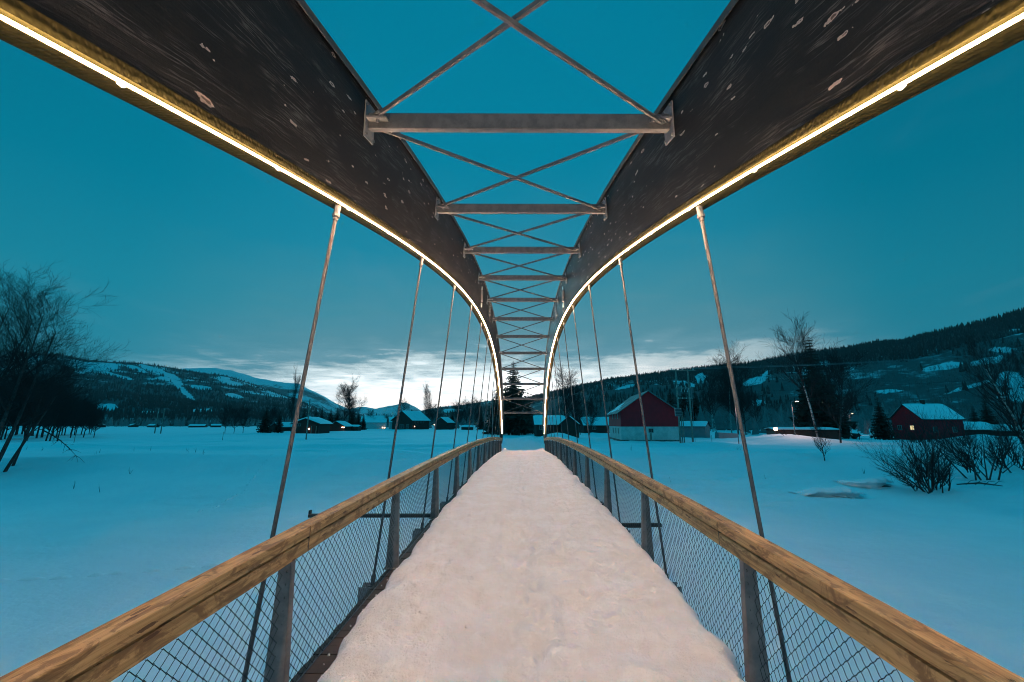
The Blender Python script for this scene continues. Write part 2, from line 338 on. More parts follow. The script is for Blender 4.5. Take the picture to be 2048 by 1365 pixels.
M['tarp'] = mat('grey_tarpaulin', (0.22, 0.25, 0.26), 0.8)[0]
M['ice'] = mat('dark_river_ice', (0.025, 0.03, 0.03), 0.35)[0]
m, t, b = mat('eroded_snow', (0.6, 0.6, 0.58), 0.9, spec=0.1); o = objc(t)
t.put(b.inputs['Base Color'], t.mix(t.ss(t.noise(o, 0.9, 4, 0.6), 0.4, 0.6), (0.50, 0.55, 0.57), (0.16, 0.16, 0.15))); M['eroded'] = m

# ------------------------------------------------------------------ ground
def ground_z(X, Y):
    X = np.asarray(X, float); Y = np.asarray(Y, float)
    s = Y + fbm(X * 0.03, Y * 0.03, 3, 5) * 5 * sst(np.abs(X), 5, 14) + np.where(X < 0, sst(-X, 25, 60) * 5, 0) + sst(X, 16, 30) * 3.0 
    z = 3.6 * 0 + (sst(s, 33, 50) * .55 + sst(s, 44, 52) * .45) * 2.3 + .38 * np.exp(-((s - 52) / 2.5) ** 2) * (1 + 2 * fbm(X * .12, Y * .12, 3, 77)) * sst(np.abs(X), 8, 16) + sst(-Y, 4, 16) * 2.6
    z = z + 0.45 * np.exp(-((Y - 70 - 0.02 * X + fbm(X * 0.08, 0 * X, 3, 3) * 5) / 2.2) ** 2) * sst(np.abs(X), 3, 8) * (1 + 1.2 * fbm(X * 0.3, Y * 0.1, 3, 9)) * (1 - sst(X, 40, 60))
    # path ramp and the ploughed bank at the far end of the bridge
    a = np.exp(-((X + 0.3) / 7.5) ** 2)
    ar = np.exp(-((X + 0.3) / 5.2) ** 4) * sst(Y, 33.5, 37.3) * (1 - sst(Y, 50, 78))
    z = z * (1 - ar) + ar * 3.42
    z = z - ar * .35 * np.exp(-((Y - 41.5) / 2.2) ** 2)
    z = z + 1.0 * np.exp(-((X + 0.4) / 4.0) ** 4) * sst(Y + 1.2 * fbm(X * .9, Y * 0, 3, 13) * 2, 43.0, 46.0) * (1 - sst(Y, 48, 53)) * (1 + .7 * fbm(X * 1.1, Y * .9, 4, 19)) * (1 + 0.5 * fbm(X * 0.8, Y * 0.8, 3, 4))
    z = z + 0.55 * np.exp(-((np.abs(X + 0.2) - 1.75) / 0.55) ** 2) * np.exp(-((Y - 37.7) / 0.9) ** 2)
    z = z + 1.9 * np.exp(-((X - 6.2) / 4.6) ** 2 - ((Y - 82) / 7) ** 2)
    z = z + 1.5 * np.exp(-((X - 52) / 8) ** 2 - ((Y - 86) / 7) ** 2) + 1.2 * np.exp(-((X - 99) / 6) ** 2 - ((Y - 93) / 4) ** 2)
    z = z + 0.9 * np.exp(-((X - 112) / 9) ** 2 - ((Y - 96) / 4) ** 2)
    z = z + 0.6 * np.exp(-((X + 41) / 6) ** 2 - ((Y - 44) / 6) ** 2)
    und = fbm(X * 0.07, Y * 0.07, 4, 11) * 0.9 + fbm(X * 0.3, Y * 0.4, 4, 12) * 0.22
    z = z + und * (0.35 + 0.65 * sst(Y, 30, 50)) * (1 - 0.7 * a * (Y > 30))
    dr = fbm(X * .16 + Y * .05, Y * .34, 4, 55); z = z + (.28 * dr + .22 * np.maximum(0, 1 - np.abs(dr) * 9) * (fbm(X * .05, Y * .05, 2, 58) > .03)) * (1 - .8 * a * (Y > 30)) * sst(np.abs(X), 4, 9)
    z = z + sst(Y, 150, 260) * 0.0 - sst(X, 50, 70) * sst(Y, 88, 110) * (1 - sst(Y, 150, 240)) * 0.25
    z = z - 0.30 * np.exp(-(np.abs(Y - 52 + 0.05 * X) / 6)) * 0 
    return z
gx_ = np.sinh(np.linspace(-1, 1, 420) * 6.2) / math.sinh(6.2) * 12000
gy_ = 45 + np.concatenate([np.linspace(-110, -50, 12), np.linspace(-49, -12, 70), np.linspace(-11.8, 60, 200), 60 + np.sinh(np.linspace(0.004, 1, 110) * 5.5) / math.sinh(5.5) * 11000])
GX, GY = np.meshgrid(gx_, gy_); GZ = ground_z(GX, GY)
nx, ny = len(gx_), len(gy_)
idx = np.arange(nx * ny).reshape(ny, nx)
q = np.stack([idx[:-1, :-1], idx[:-1, 1:], idx[1:, 1:], idx[1:, :-1]], -1).reshape(-1, 4)
gr_me = np_mesh('snow_ground', np.stack([GX, GY, GZ], -1).reshape(-1, 3), q, M['snow'], True)
tag(link('snow_ground', gr_me), kind='structure')
def gz(X, Y): return float(ground_z(X, Y))

# animal and ski tracks pressed into the river snow
def track(P, w, step, name):
    mb = MB()
    for (x0, y0), (x1, y1) in zip(P[:-1], P[1:]):
        L = math.hypot(x1 - x0, y1 - y0); n = int(L / step); rd = random.Random(int(L * 10)); ux, uy = (x1 - x0) / L, (y1 - y0) / L
        for i in range(n):
            f_ = (i + rd.random() * .5) / n; l = step * rd.uniform(.5, .95); cx_ = x0 + (x1 - x0) * f_ + rd.uniform(-.06, .06); cy_ = y0 + (y1 - y0) * f_ + rd.uniform(-.05, .05); row = []
            for a_ in np.linspace(0, 1, 4):
                r = []
                for q_ in np.linspace(-1, 1, 5):
                    x = cx_ + ux * l * a_ - uy * w * q_; y = cy_ + uy * l * a_ + ux * w * q_; r.append((x, y, gz(x, y) + .006 + .10 * max(0, 1 - q_ * q_) * math.sin(PI * a_)))
                row.append(r)
            mb.quadgrid(row)
    tag(mb.build(name, M['snow'], None, True), kind='structure')
track([(-22.5, 17.2), (-17, 18.6), (-13.0, 19.6)], .16, .9, 'snow_track')
track([(-30, 52), (-27, 44), (-24, 38), (-22, 30)], .12, .7, 'snow_track')
# ------------------------------------------------------------------ hills
def hill(name, ridge, footD, footz, ex, nu, nv, brush, material, clearings=(), seed=1, rough=1.0, back=1.35):
    rp = np.array([pt(*p) for p in ridge]); px = np.array([p[0] for p in ridge], float)
    u = np.linspace(px[0], px[-1], nu); RX = np.interp(u, px, rp[:, 0]); RY = np.interp(u, px, rp[:, 1]); RZ = np.interp(u, px, rp[:, 2])
    v = np.concatenate([np.linspace(0, 1, nv), np.linspace(1.02, back, 8)])
    U = np.tile(u, (len(v), 1)); Vv = np.tile(v[:, None], (1, nu))
    fr = footD / RY; X = RX * (fr + (1 - fr) * Vv); Y = RY * (fr + (1 - fr) * Vv)
    prof = np.where(Vv <= 1, np.minimum(Vv, 1) ** ex, 1 - (Vv - 1) * 1.5)
    Z = footz + (RZ - footz) * prof
    amp = (RZ - footz) * np.clip(Vv, 0, 1) * (1 - np.clip(Vv, 0, 1)) * 4
    Z = Z + amp * fbm(X / 260, Y / 260, 4, seed) * 0.34 * rough + (RZ - footz) * fbm(X / 90, Y / 90, 3, seed + 3) * 0.05 * rough * np.clip(Vv * 4, 0, 1)
    P = np.stack([X, Y, Z], -1)
    B = np.zeros(U.shape)
    pxx = np.zeros(U.shape); pyy = np.zeros(U.shape)
    Xc = X - CX; Zc = Z - CZ; cx_ = Xc * math.cos(YAW) - Y * math.sin(YAW); yy = Xc * math.sin(YAW) + Y * math.cos(YAW)
    d = yy * math.cos(PITCH) + Zc * math.sin(PITCH); uu = -yy * math.sin(PITCH) + Zc * math.cos(PITCH)
    pxx = 1051.1 + F * cx_ / d; pyy = 682.5 - F * uu / d
    B = brush(U, Vv, X, Y, pxx, pyy)
    for (a, bb, w, hh, rot) in clearings:      # open fields and clear-fells on the slope
        ca, sa = math.cos(R(rot)), math.sin(R(rot)); ddx = pxx - a; ddy = pyy - bb
        e = ((ddx * ca + ddy * sa) / w) ** 2 + ((-ddx * sa + ddy * ca) / hh) ** 2 + fbm(pxx / 14, pyy / 7, 3, 31) * 1.6
        B = B * sst(e, 0.75, 1.15)
    idx = np.arange(U.size).reshape(U.shape)
    q = np.stack([idx[:-1, :-1], idx[:-1, 1:], idx[1:, 1:], idx[1:, :-1]], -1).reshape(-1, 4)
    me = np_mesh(name, P.reshape(-1, 3), q, material, True)
    at = me.attributes.new('brush', 'FLOAT', 'POINT'); at.data.foreach_set('value', np.clip(B, 0, 1).astype(np.float32).ravel())
    o = tag(link(name, me), kind='structure')
    return P[:nv], B[:nv]
def bil(A, i, j):
    i0 = np.clip(i.astype(int), 0, A.shape[0] - 2); j0 = np.clip(j.astype(int), 0, A.shape[1] - 2); fi = i - i0; fj = j - j0
    if A.ndim == 3: fi = fi[:, None]; fj = fj[:, None]
    return A[i0, j0] * (1 - fi) * (1 - fj) + A[i0 + 1, j0] * fi * (1 - fj) + A[i0, j0 + 1] * (1 - fi) * fj + A[i0 + 1, j0 + 1] * fi * fj
def scatter_mesh(name, P, sizes, widths, variant, material, rng, label, group=None, parent=None):
    """variant: (verts, tris) unit tree; one mesh with every copy baked in"""
    V, T = variant; n = len(P)
    a = rng.uniform(0, 2 * PI, n); ca, sa = np.cos(a), np.sin(a)
    x = V[None, :, 0] * ca[:, None] - V[None, :, 1] * sa[:, None]; y = V[None, :, 0] * sa[:, None] + V[None, :, 1] * ca[:, None]
    A = np.stack([x * widths[:, None] + P[:, None, 0], y * widths[:, None] + P[:, None, 1], V[None, :, 2] * sizes[:, None] + P[:, None, 2]], -1).reshape(-1, 3)
    Tt = (T[None] + (np.arange(n) * len(V))[:, None, None]).reshape(-1, T.shape[1])
    return A, Tt
def cone_variant(rng):       # small ragged conifer: two stacked crooked pyramids
    V = []; T = []
    for z0, z1, r in ((0.05, 0.62, 0.5), (0.35, 0.85, 0.36), (0.6, 1.0, 0.22)):
        b = len(V); k = 5
        for i in range(k):
            a = 2 * PI * i / k + rng.uniform(-.3, .3); rr = r * rng.uniform(.7, 1.25); V.append((rr * math.cos(a), rr * math.sin(a), z0 + rng.uniform(-.05, .05)))
        V.append((rng.uniform(-.03, .03), rng.uniform(-.03, .03), z1))
        for i in range(k): T.append((b + i, b + (i + 1) % k, b + k))
    return np.array(V), np.array(T)
def twig_variant(rng, k=14):
    V = []; T = []
    V += [(-.012, 0, 0), (.012, 0, 0), (0, 0, 0.95), (0, -.012, 0), (0, .012, 0), (0, 0, .95)]; T += [(0, 1, 2), (3, 4, 5)]
    for i in range(k):
        a = rng.uniform(0, 2 * PI); z = rng.uniform(.18, .8); L = rng.uniform(.2, .42) * (1.15 - z * .6); e = np.array([math.cos(a) * L, math.sin(a) * L, z + L * rng.uniform(.35, .9)])
        s = np.array([-math.sin(a), math.cos(a), 0.3]) * .016; b = len(V)
        V += [tuple(np.array([0, 0, z]) - s), tuple(np.array([0, 0, z]) + s), tuple(e)]; T.append((b, b + 1, b + 2))
        m_ = (np.array([0, 0, z]) + e) / 2; e2 = m_ + np.array([rng.uniform(-.13, .13), rng.uniform(-.13, .13), rng.uniform(.05, .2)]); b = len(V)
        V += [tuple(m_ - s * .7), tuple(m_ + s * .7), tuple(e2)]; T.append((b, b + 1, b + 2))
    return np.array(V), np.array(T)
def bake(parts, name, material, label, cat='woodland'):
    V = []; T = []; b = 0
    for A, t_ in parts: V.append(A); T.append(t_ + b); b += len(A)
    me = np_mesh(name, np.concatenate(V), np.concatenate(T), material)
    return tag(link(name, me), label, cat, kind='stuff')
rng = np.random.default_rng(4)
CV = [cone_variant(rng) for _ in range(5)]; TV = [twig_variant(rng) for _ in range(5)]
def plant(P, B, n, dens_pow, hmin, hmax, wr, variants, vlo=0, vhi=1, dmin=0.25):
    nv, nu = B.shape; i = rng.uniform(vlo * (nv - 1), vhi * (nv - 1), n) ; j = rng.uniform(0, nu - 1, n)
    dens = bil(B, i, j); keep = rng.uniform(0, 1, n) < np.where(dens > dmin, dens ** dens_pow, 0); i, j = i[keep], j[keep]
    Q = bil(P, i, j); out = []
    hs = rng.uniform(hmin, hmax, len(Q)) * (0.8 + 0.4 * rng.random(len(Q))); k = rng.integers(0, len(variants), len(Q))
    for a, v in enumerate(variants):
        m_ = k == a; out.append(scatter_mesh('', Q[m_], hs[m_], hs[m_] * wr, v, None, rng, ''))
    return out

# left valley side
def b_left(U, V, X, Y, px, py):
    n = fbm(X / 210, Y / 520, 5, 41); streak = fbm(px / 60 + py / 24, py / 5.5 - px / 46, 4, 8)
    b = 0.95 - sst(V, 0.42, 0.82) * 0.36 + n * 0.9 + streak * 1.7 * sst(V, 0.25, 0.7)
    b = np.where(V > 0.965, 0.95, b)
    low = np.exp(-((V - 0.06) / 0.07) ** 2) * 0.4
    return np.clip(b - low * (n > -0.05), 0, 1)
ridge1 = [(-900, 690, 2000), (-300, 682, 2000), (0, 701, 2050), (117, 710, 2100), (176, 722, 2150), (264, 726, 2250), (322, 731, 2350), (375, 741, 2450), (450, 752, 2550), (520, 774, 2650), (600, 802, 2700), (660, 830, 2700), (730, 852, 2700)]
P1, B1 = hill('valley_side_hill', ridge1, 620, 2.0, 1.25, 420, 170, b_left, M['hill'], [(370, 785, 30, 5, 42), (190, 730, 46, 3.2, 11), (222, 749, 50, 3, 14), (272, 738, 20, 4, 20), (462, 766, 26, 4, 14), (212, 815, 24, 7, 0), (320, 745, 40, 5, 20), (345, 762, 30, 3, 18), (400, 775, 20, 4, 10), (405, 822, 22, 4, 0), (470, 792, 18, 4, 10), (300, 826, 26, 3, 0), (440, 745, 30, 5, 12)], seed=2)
def b_left2(U, V, X, Y, px, py):
    return np.clip(0.62 - sst(V, 0.7, 0.93) * 0.75 + fbm(X / 200, Y / 420, 5, 14) * 1.6, 0, 1)
ridge2 = [(250, 760, 4000), (330, 745, 4000), (381, 736, 4000), (428, 735, 4100), (470, 743, 4200), (517, 757, 4300), (568, 766, 4400), (597, 768, 4500), (615, 777, 4500), (644, 791, 4600), (673, 808, 4700), (700, 819, 4800), (760, 840, 4900), (800, 851, 5000)]
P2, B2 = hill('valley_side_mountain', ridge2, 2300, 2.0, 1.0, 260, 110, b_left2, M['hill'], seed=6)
ridge3 = [(600, 850, 8500), (660, 824, 8500), (716, 815, 8500), (728, 814, 8500), (751, 818, 8500), (770, 814, 8500), (788, 811, 8500), (800, 808, 8500), (811, 805, 8500), (820, 809, 8500), (830, 814, 8500), (843, 822, 8500), (853, 819, 8500), (900, 812, 8500), (1000, 820, 8500), (1100, 852, 8500)]
hill('distant_mountain', ridge3, 5200, 2.0, 1.0, 160, 50, lambda U, V, X, Y, px, py: np.clip(0.25 + fbm(X / 500, Y / 900, 4, 3) * 1.2, 0, 1), M['hill'], seed=9)
# right valley side, wooded
def b_right(U, V, X, Y, px, py):
    n = fbm(X / 150, Y / 300, 5, 51); b = 0.92 + n * 0.7
    b = b - 0.16 * sst(V, .04, .15) * (1 - sst(V, .6, .75)) * .6 * (1 + 4 * fbm(px / 16, py / 10, 5, 72))
    b = b - 0.22 * np.exp(-((V - 0.55) / 0.14) ** 2) * (fbm(px / 46, py / 15, 4, 71) > 0.02)
    return np.clip(np.where(V > 0.80, 0.97, b), 0, 1)
ridge4 = [(960, 852, 1900), (1000, 822, 1900), (1066, 795, 1850), (1139, 777, 1800), (1216, 760, 1700), (1304, 749, 1600), (1370, 741, 1500), (1440, 731, 1400), (1477, 731, 1350), (1543, 720, 1300), (1620, 706, 1250), (1686, 698, 1200), (1752, 685, 1150), (1800, 685, 1120), (1845, 671, 1080), (1926, 653, 1020), (2042, 624, 950), (2300, 560, 900), (2900, 480, 900)]
clr = [(1250, 775, 26, 2.6, -14), (1240, 757, 12, 3, 0), (1512, 763, 26, 8, -16), (1534, 748, 10, 5, -30), (1402, 757, 12, 12, 0), (1372, 768, 24, 4, 10), (1885, 734, 40, 7, -8), (1975, 722, 36, 8, -10), (2005, 700, 26, 6, 0), (2030, 665, 14, 6, 0), (1775, 783, 34, 3.2, -3), (1935, 775, 46, 3.5, -16), (2020, 760, 34, 16, 0), (1515, 806, 16, 7, 0), (2140, 720, 60, 30, 0), (2060, 790, 60, 14, 0)]
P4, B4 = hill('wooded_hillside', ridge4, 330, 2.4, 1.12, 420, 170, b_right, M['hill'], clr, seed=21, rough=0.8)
ridge5 = [(800, 851, 3000), (843, 823, 3000), (879, 815, 2900), (901, 814, 2800), (933, 809, 2700), (974, 803, 2600), (1010, 797, 2600), (1080, 796, 2600), (1180, 790, 2600), (1300, 780, 2600)]
P5, B5 = hill('wooded_valley_spur', ridge5, 900, 2.0, 1.1, 160, 80, lambda U, V, X, Y, px, py: np.clip(0.85 + fbm(X / 200, Y / 300, 4, 8) * 1.5, 0, 1), M['hill'], [(905, 822, 22, 4, 0)], seed=23)

bake(plant(P1, B1, 30000, 1.3, 8, 15, 0.34, CV, 0.0, 1.0) + plant(P5, B5, 5000, 1.3, 9, 15, 0.36, CV), 'conifer_forest', M['wood_far'], 'dark distant conifer forest covering the left valley side under the pale glow', 'forest')
bake(plant(P4, B4, 26000, 1.2, 8, 13, 0.36, CV, 0.52, 1.0) + plant(P4, B4 * (B4 > 0.8), 3500, 1.0, 8, 14, 0.38, CV, 0.1, 0.55), 'hillside_forest', M['wood_far'], 'dark spruce forest along the ridge of the right hand hill', 'forest')
bake(plant(P4, np.clip(B4 + 0.08, 0, 1), 15000, 1.0, 7, 12, 0.75, TV, 0.0, 0.72, 0.12), 'bare_woodland', M['brush_far'], 'leafless grey brown birch wood on the lower slopes behind the barns', 'woodland')

# ------------------------------------------------------------------ the footbridge
YC, RR, Q4, ZT, K3, W0, TL, BW, DD = 17.0955, 47.3468, -2.0599, 3.8632 + CZ, 13.6314, 1.8434, 0.095, 0.215, 1.17
def prof(Y): y = Y - YC; return ZT - y * y / (2 * RR) - Q4 * 1e-6 * y ** 4 - K3 * 1e-6 * y ** 3
def dprof(Y): y = Y - YC; return -y / RR - 4e-6 * Q4 * y ** 3 - 3e-6 * K3 * y * y
def arch_pt(Y, off, xo, sg):       # off = distance above the underside along the normal, xo = outwards from the inner face
    g = dprof(Y); n = math.sqrt(1 + g * g); z = prof(Y) + off / n
    return (sg * (W0 - TL * (z - CZ) + xo), Y - off * g / n, z)
def deck_z(Y): return CZ - 1.98 - 0.0013 * (Y - 16.5) ** 2
def rail_z(Y): return deck_z(Y) + 1.30
Y0B, Y1B = -6.5, 37.4
bridge = thing('footbridge', 'snow covered footbridge hung from two black timber arches edged with warm light strips', 'footbridge', (0, 0, 0))
def uvset(me, uvs):
    l = me.uv_layers.new(name='UVMap'); vi = np.zeros(len(me.loops), np.int32); me.loops.foreach_get('vertex_index', vi)
    l.data.foreach_set('uv', np.asarray(uvs, np.float32)[vi].ravel())
def sweep(name, Ys, ring, material, parent, uvr, smooth=False):
    """ring(Y) -> list of corner points; faces get unshared corners per side so that edges stay crisp"""
    V = []; Fc = []; UV = []; rings = [ring(Y) for Y in Ys]; k = len(rings[0])
    arc = [0]
    for a, c in zip(rings[:-1], rings[1:]): arc.append(arc[-1] + (Vector(a[0]) - Vector(c[0])).length)
    cum = [0]
    for i in range(k): cum.append(cum[-1] + (Vector(rings[0][i]) - Vector(rings[0][(i + 1) % k])).length)
    for i in range(k):
        b = len(V)
        for r, a in zip(rings, arc):
            V.append(r[i]); V.append(r[(i + 1) % k]); UV.append((a + uvr, cum[i] + uvr * .37)); UV.append((a + uvr, cum[i + 1] + uvr * .37))
        for j in range(len(rings) - 1): Fc.append((b + 2 * j, b + 2 * j + 1, b + 2 * j + 3, b + 2 * j + 2))
    for r, flip in ((rings[0], 1), (rings[-1], 0)):
        b = len(V); V += list(r); UV += [(0.1 * q_, 0.1) for q_ in range(k)]; Fc.append(tuple(range(b, b + k))[::-1 if flip else 1])
    me = bpy.data.meshes.new(name); me.from_pydata([tuple(v) for v in V], [], Fc); me.materials.append(material); uvset(me, UV); me.update()
    if smooth: me.polygons.foreach_set('use_smooth', [True] * len(me.polygons))
    return link(name, me, parent)
VARM = {}
for sg, side in ((-1, 'left'), (1, 'right')):
    for a, b_, half in ((-7.5, YC - 0.012, 'near'), (YC + 0.012, 41.5, 'far')):
        Ys = np.linspace(a, b_, 70)
        beam = sweep('arch_beam', Ys, lambda Y: [arch_pt(Y, 0, 0, sg), arch_pt(Y, 0, BW, sg), arch_pt(Y, DD, BW, sg), arch_pt(Y, DD, 0, sg)], M['timber'], bridge, 3.3 if sg < 0 else 51.7 + a)
        tag(beam, '%s half of the %s arch, black stained timber with pale knots' % (half, side))
        # cap flashing: thin sheet with a small drip edge, in overlapping lengths
        mb = MB(); L = np.arange(a, b_, 2.4)
        for i, y0 in enumerate(L):
            y1 = min(y0 + 2.42, b_); e = 0.003 if i % 2 else 0
            for u0, u1 in zip(np.linspace(y0, y1, 7)[:-1], np.linspace(y0, y1, 7)[1:]):
                c = []
                for Y in (u0, u1): c += [arch_pt(Y, DD + .004, -.035, sg), arch_pt(Y, DD + .004, BW + .03, sg)]
                c2 = []
                for Y in (u0, u1): c2 += [arch_pt(Y, DD + .018 + e, -.035, sg), arch_pt(Y, DD + .018 + e, BW + .03, sg)]
                mb.hexa([c[0], c[1], c[3], c[2], c2[0], c2[1], c2[3], c2[2]])
                d = [arch_pt(u0, DD - .045, -.036 - e, sg), arch_pt(u0, DD - .045, -.031, sg), arch_pt(u1, DD - .045, -.031, sg), arch_pt(u1, DD - .045, -.036 - e, sg)]
                d2 = [arch_pt(u0, DD + .017 + e, -.036 - e, sg), arch_pt(u0, DD + .017 + e, -.031, sg), arch_pt(u1, DD + .017 + e, -.031, sg), arch_pt(u1, DD + .017 + e, -.036 - e, sg)]
                mb.hexa(d + d2)
        mb.build('cap_flashing', M['flash'], beam)
        # light strip along the lower inner edge
        Ysl = np.linspace(a + .1 if half == 'near' else a + .05, b_ - (.06 if half == 'near' else 2.6), 260)
        def ring(Y, rr=.0070):
            c = Vector(arch_pt(Y, -.036, -.012, sg)); g = dprof(Y); n = math.sqrt(1 + g * g); nn = Vector((0, -g / n, 1 / n)); xx = Vector((1, 0, 0))
            return [c + (xx * math.cos(k * PI / 3) * sg + nn * math.sin(k * PI / 3)) * rr for k in range(6)]
        led = sweep('light_strip', Ysl, ring, M['led'], beam, 0.0, True)
        cp = sweep('added_halo_strip', Ysl, lambda Y: [arch_pt(Y, -.004, -.004, sg), arch_pt(Y, -.004, BW - .004, sg), arch_pt(Y, -.001, BW - .004, sg), arch_pt(Y, -.001, -.001, sg), arch_pt(Y, .055, -.001, sg), arch_pt(Y, .055, -.004, sg)], M['halo_tint'], beam, 0.0)  # added strip, not a bridge part, shows a golden halo beside the LEDs
        if 'conn' not in VARM:
            mb = MB(); mb.box(-.008, .008, -.012, .012, -.014, .006); VARM['conn'] = mb.mesh('strip_connector', M['bulbw'])
        for Y in np.arange(Ysl[0] + .4, Ysl[-1], 1.07):
            if Y > -1.5: link('strip_connector', VARM['conn'], beam, Vector(arch_pt(Y, -.039, -.012, sg)))
    # steel joint plate at the crown
    mb = MB()
    for Y0, Y1 in ((YC - .42, YC + .42),):
        c = []
        for o1, o2, x1 in ((.52, .52, -.002), (.52, .52, -.012)): c += [arch_pt(Y0, .50, x1, sg), arch_pt(Y1, .50, x1, sg), arch_pt(Y1, 1.1, x1, sg), arch_pt(Y0, 1.1, x1, sg)]
        mb.hexa(c)
    pl = mb.build('joint_plate', M['dark'], beam)
    if 'bh' not in VARM: mb = MB(); mb.box(-.012, .012, -.022, .022, -.022, .022); VARM['bh'] = mb.mesh('bolt_head', M['plate'])
    for i in range(7):
        for j in range(4): link('bolt_head', VARM['bh'], beam, Vector(arch_pt(YC - .36 + .12 * i, .58 + j * .15 + (.05 if i % 2 else 0), -.014, sg)))
    # driver boxes with their cables on the inner face between the 4th and 5th cross beam
    root = empty('power_supply', parent=bridge, loc=arch_pt(13.9, .62, 0, sg))
    nb = MB(); nb.box(-.03, .03, -.09, .09, -.26, .12); bx = nb.build('housing', M['lamp'], root, bevel=.008); bx.location = (-sg * .034, 0, 0)
    for za, zb in ((-.46, -.33), (.16, .27)):
        nb = MB(); nb.box(-.022, .022, -.05, .05, za, zb); o_ = nb.build('junction_box', M['insul'], root, bevel=.008); o_.location = (-sg * .026, 0, 0)
    nb = MB(); nb.tube([(-sg * .03, -.02, -.24), (-sg * .05, -.07, -.3), (-sg * .03, 0, -.36), (-sg * .012, .02, -.6)], .008, 5); nb.build('cable', M['dark'], root)

# cross beams between the arches with their end plates
OFS = DD - .33
def frame_at(Y, off):
    g = dprof(Y); n = math.sqrt(1 + g * g); z = prof(Y) + off / n
    # true along-arch position for a beam whose foot is at Y (fitted on Y itself)
    return Vector((0, Y, prof(Y) + off * n)), Vector((0, 1 / n, g / n)), Vector((0, -g / n, 1 / n))
XB = lambda z: W0 - TL * (z - CZ)
mb = MB(); mb.tube([(-.012, 0, 0), (.012, 0, 0)], .014, 6); VARM['bolt'] = mb.mesh('bolt', M['galv'])
YS = [3.78 + 3 * k for k in range(-3, 12)]
def plate(mb, c, tx, nn, sg, w, h0, h1, th):
    pts = []
    for d in (0, -th):
        for a, b_ in ((-w[0], h0), (w[1], h0), (w[1], h1), (-w[0], h1)):
            p = c + tx * a + nn * b_; pts.append((sg * (XB(p.z) - .003 + d), p.y, p.z))
    mb.hexa(pts)
for k, Y in enumerate(YS):
    c, tx, nn = frame_at(Y, OFS)
    mb = MB(); w = XB(c.z) - .018
    cor = []
    H, Dp = .155, .10
    for (a, b_) in ((0, 0), (Dp, 0), (Dp, H), (0, H)):
        p = c + tx * a + nn * b_; cor.append(p)
    A = [(-(XB(p.z) - .016), p.y, p.z) for p in cor]; B_ = [((XB(p.z) - .016), p.y, p.z) for p in cor]
    mb.hexa([A[0], B_[0], B_[1], A[1], A[3], B_[3], B_[2], A[2]])
    root = mb.build('cross_beam', M['galv'], bridge, bevel=.008)
    for sg in (-1, 1):
        mb = MB(); plate(mb, c, tx, nn, sg, (.07, .17), -.10, .25, .014)
        ep = mb.build('end_plate', M['plate'], root, bevel=.003)
        for a in (-.045, .145):
            for b_ in (-.07, .22):
                p = c + tx * a + nn * b_; q_ = Vector((sg * (XB(p.z) - .024), p.y, p.z)); link('bolt', VARM['bolt'], root, q_) if Y > -1 and Y < 20 else None
        # gussets for the bracing rods
        x0 = XB(c.z) - .02
        for s2 in (-1, 1):
            mb = MB()
            base = c + nn * (.075) + tx * (-.0 if s2 < 0 else Dp)
            p0 = Vector((sg * (x0 - .015), base.y, base.z)); p1 = p0 + tx * (.10 * s2) ; p2 = p0 + Vector((-sg * .20, 0, 0)); p3 = p2 + tx * (.09 * s2)
            up = nn * .010
            mb.hexa([p0 - up, p2 - up, p3 - up, p1 - up, p0 + up, p2 + up, p3 + up, p1 + up])
            bc = (p0 + p2 + p3 + p1) / 4; mb.tube([bc - nn * .035, bc + nn * .035], .017, 6)
            mb.build('gusset', M['plate'], root, bevel=.003)
for k in range(len(YS) - 1):
    for sg in (-1, 1):
        a, ta, na = frame_at(YS[k], OFS); b_, tb, nb_ = frame_at(YS[k + 1], OFS)
        dzz = na * (.012 * sg)
        pa = Vector((sg * (XB(a.z) - .13), 0, 0)) + a + ta * .15 + na * (.078 + .026 * sg); pb = Vector((-sg * (XB(b_.z) - .13), 0, 0)) + b_ - tb * .05 + nb_ * (.078 + .026 * sg)
        mb = MB(); mb.bar(pa, pb, .044, .024, (0, 0, 1)); d = (pb - pa).normalized()
        mb.bar(pa - d * .05, pa + d * .09, .02, .07, (0, 0, 1)); mb.bar(pb - d * .09, pb + d * .05, .02, .07, (0, 0, 1))
        mb.build('bracing_rod', M['galv'], bridge, bevel=.003)

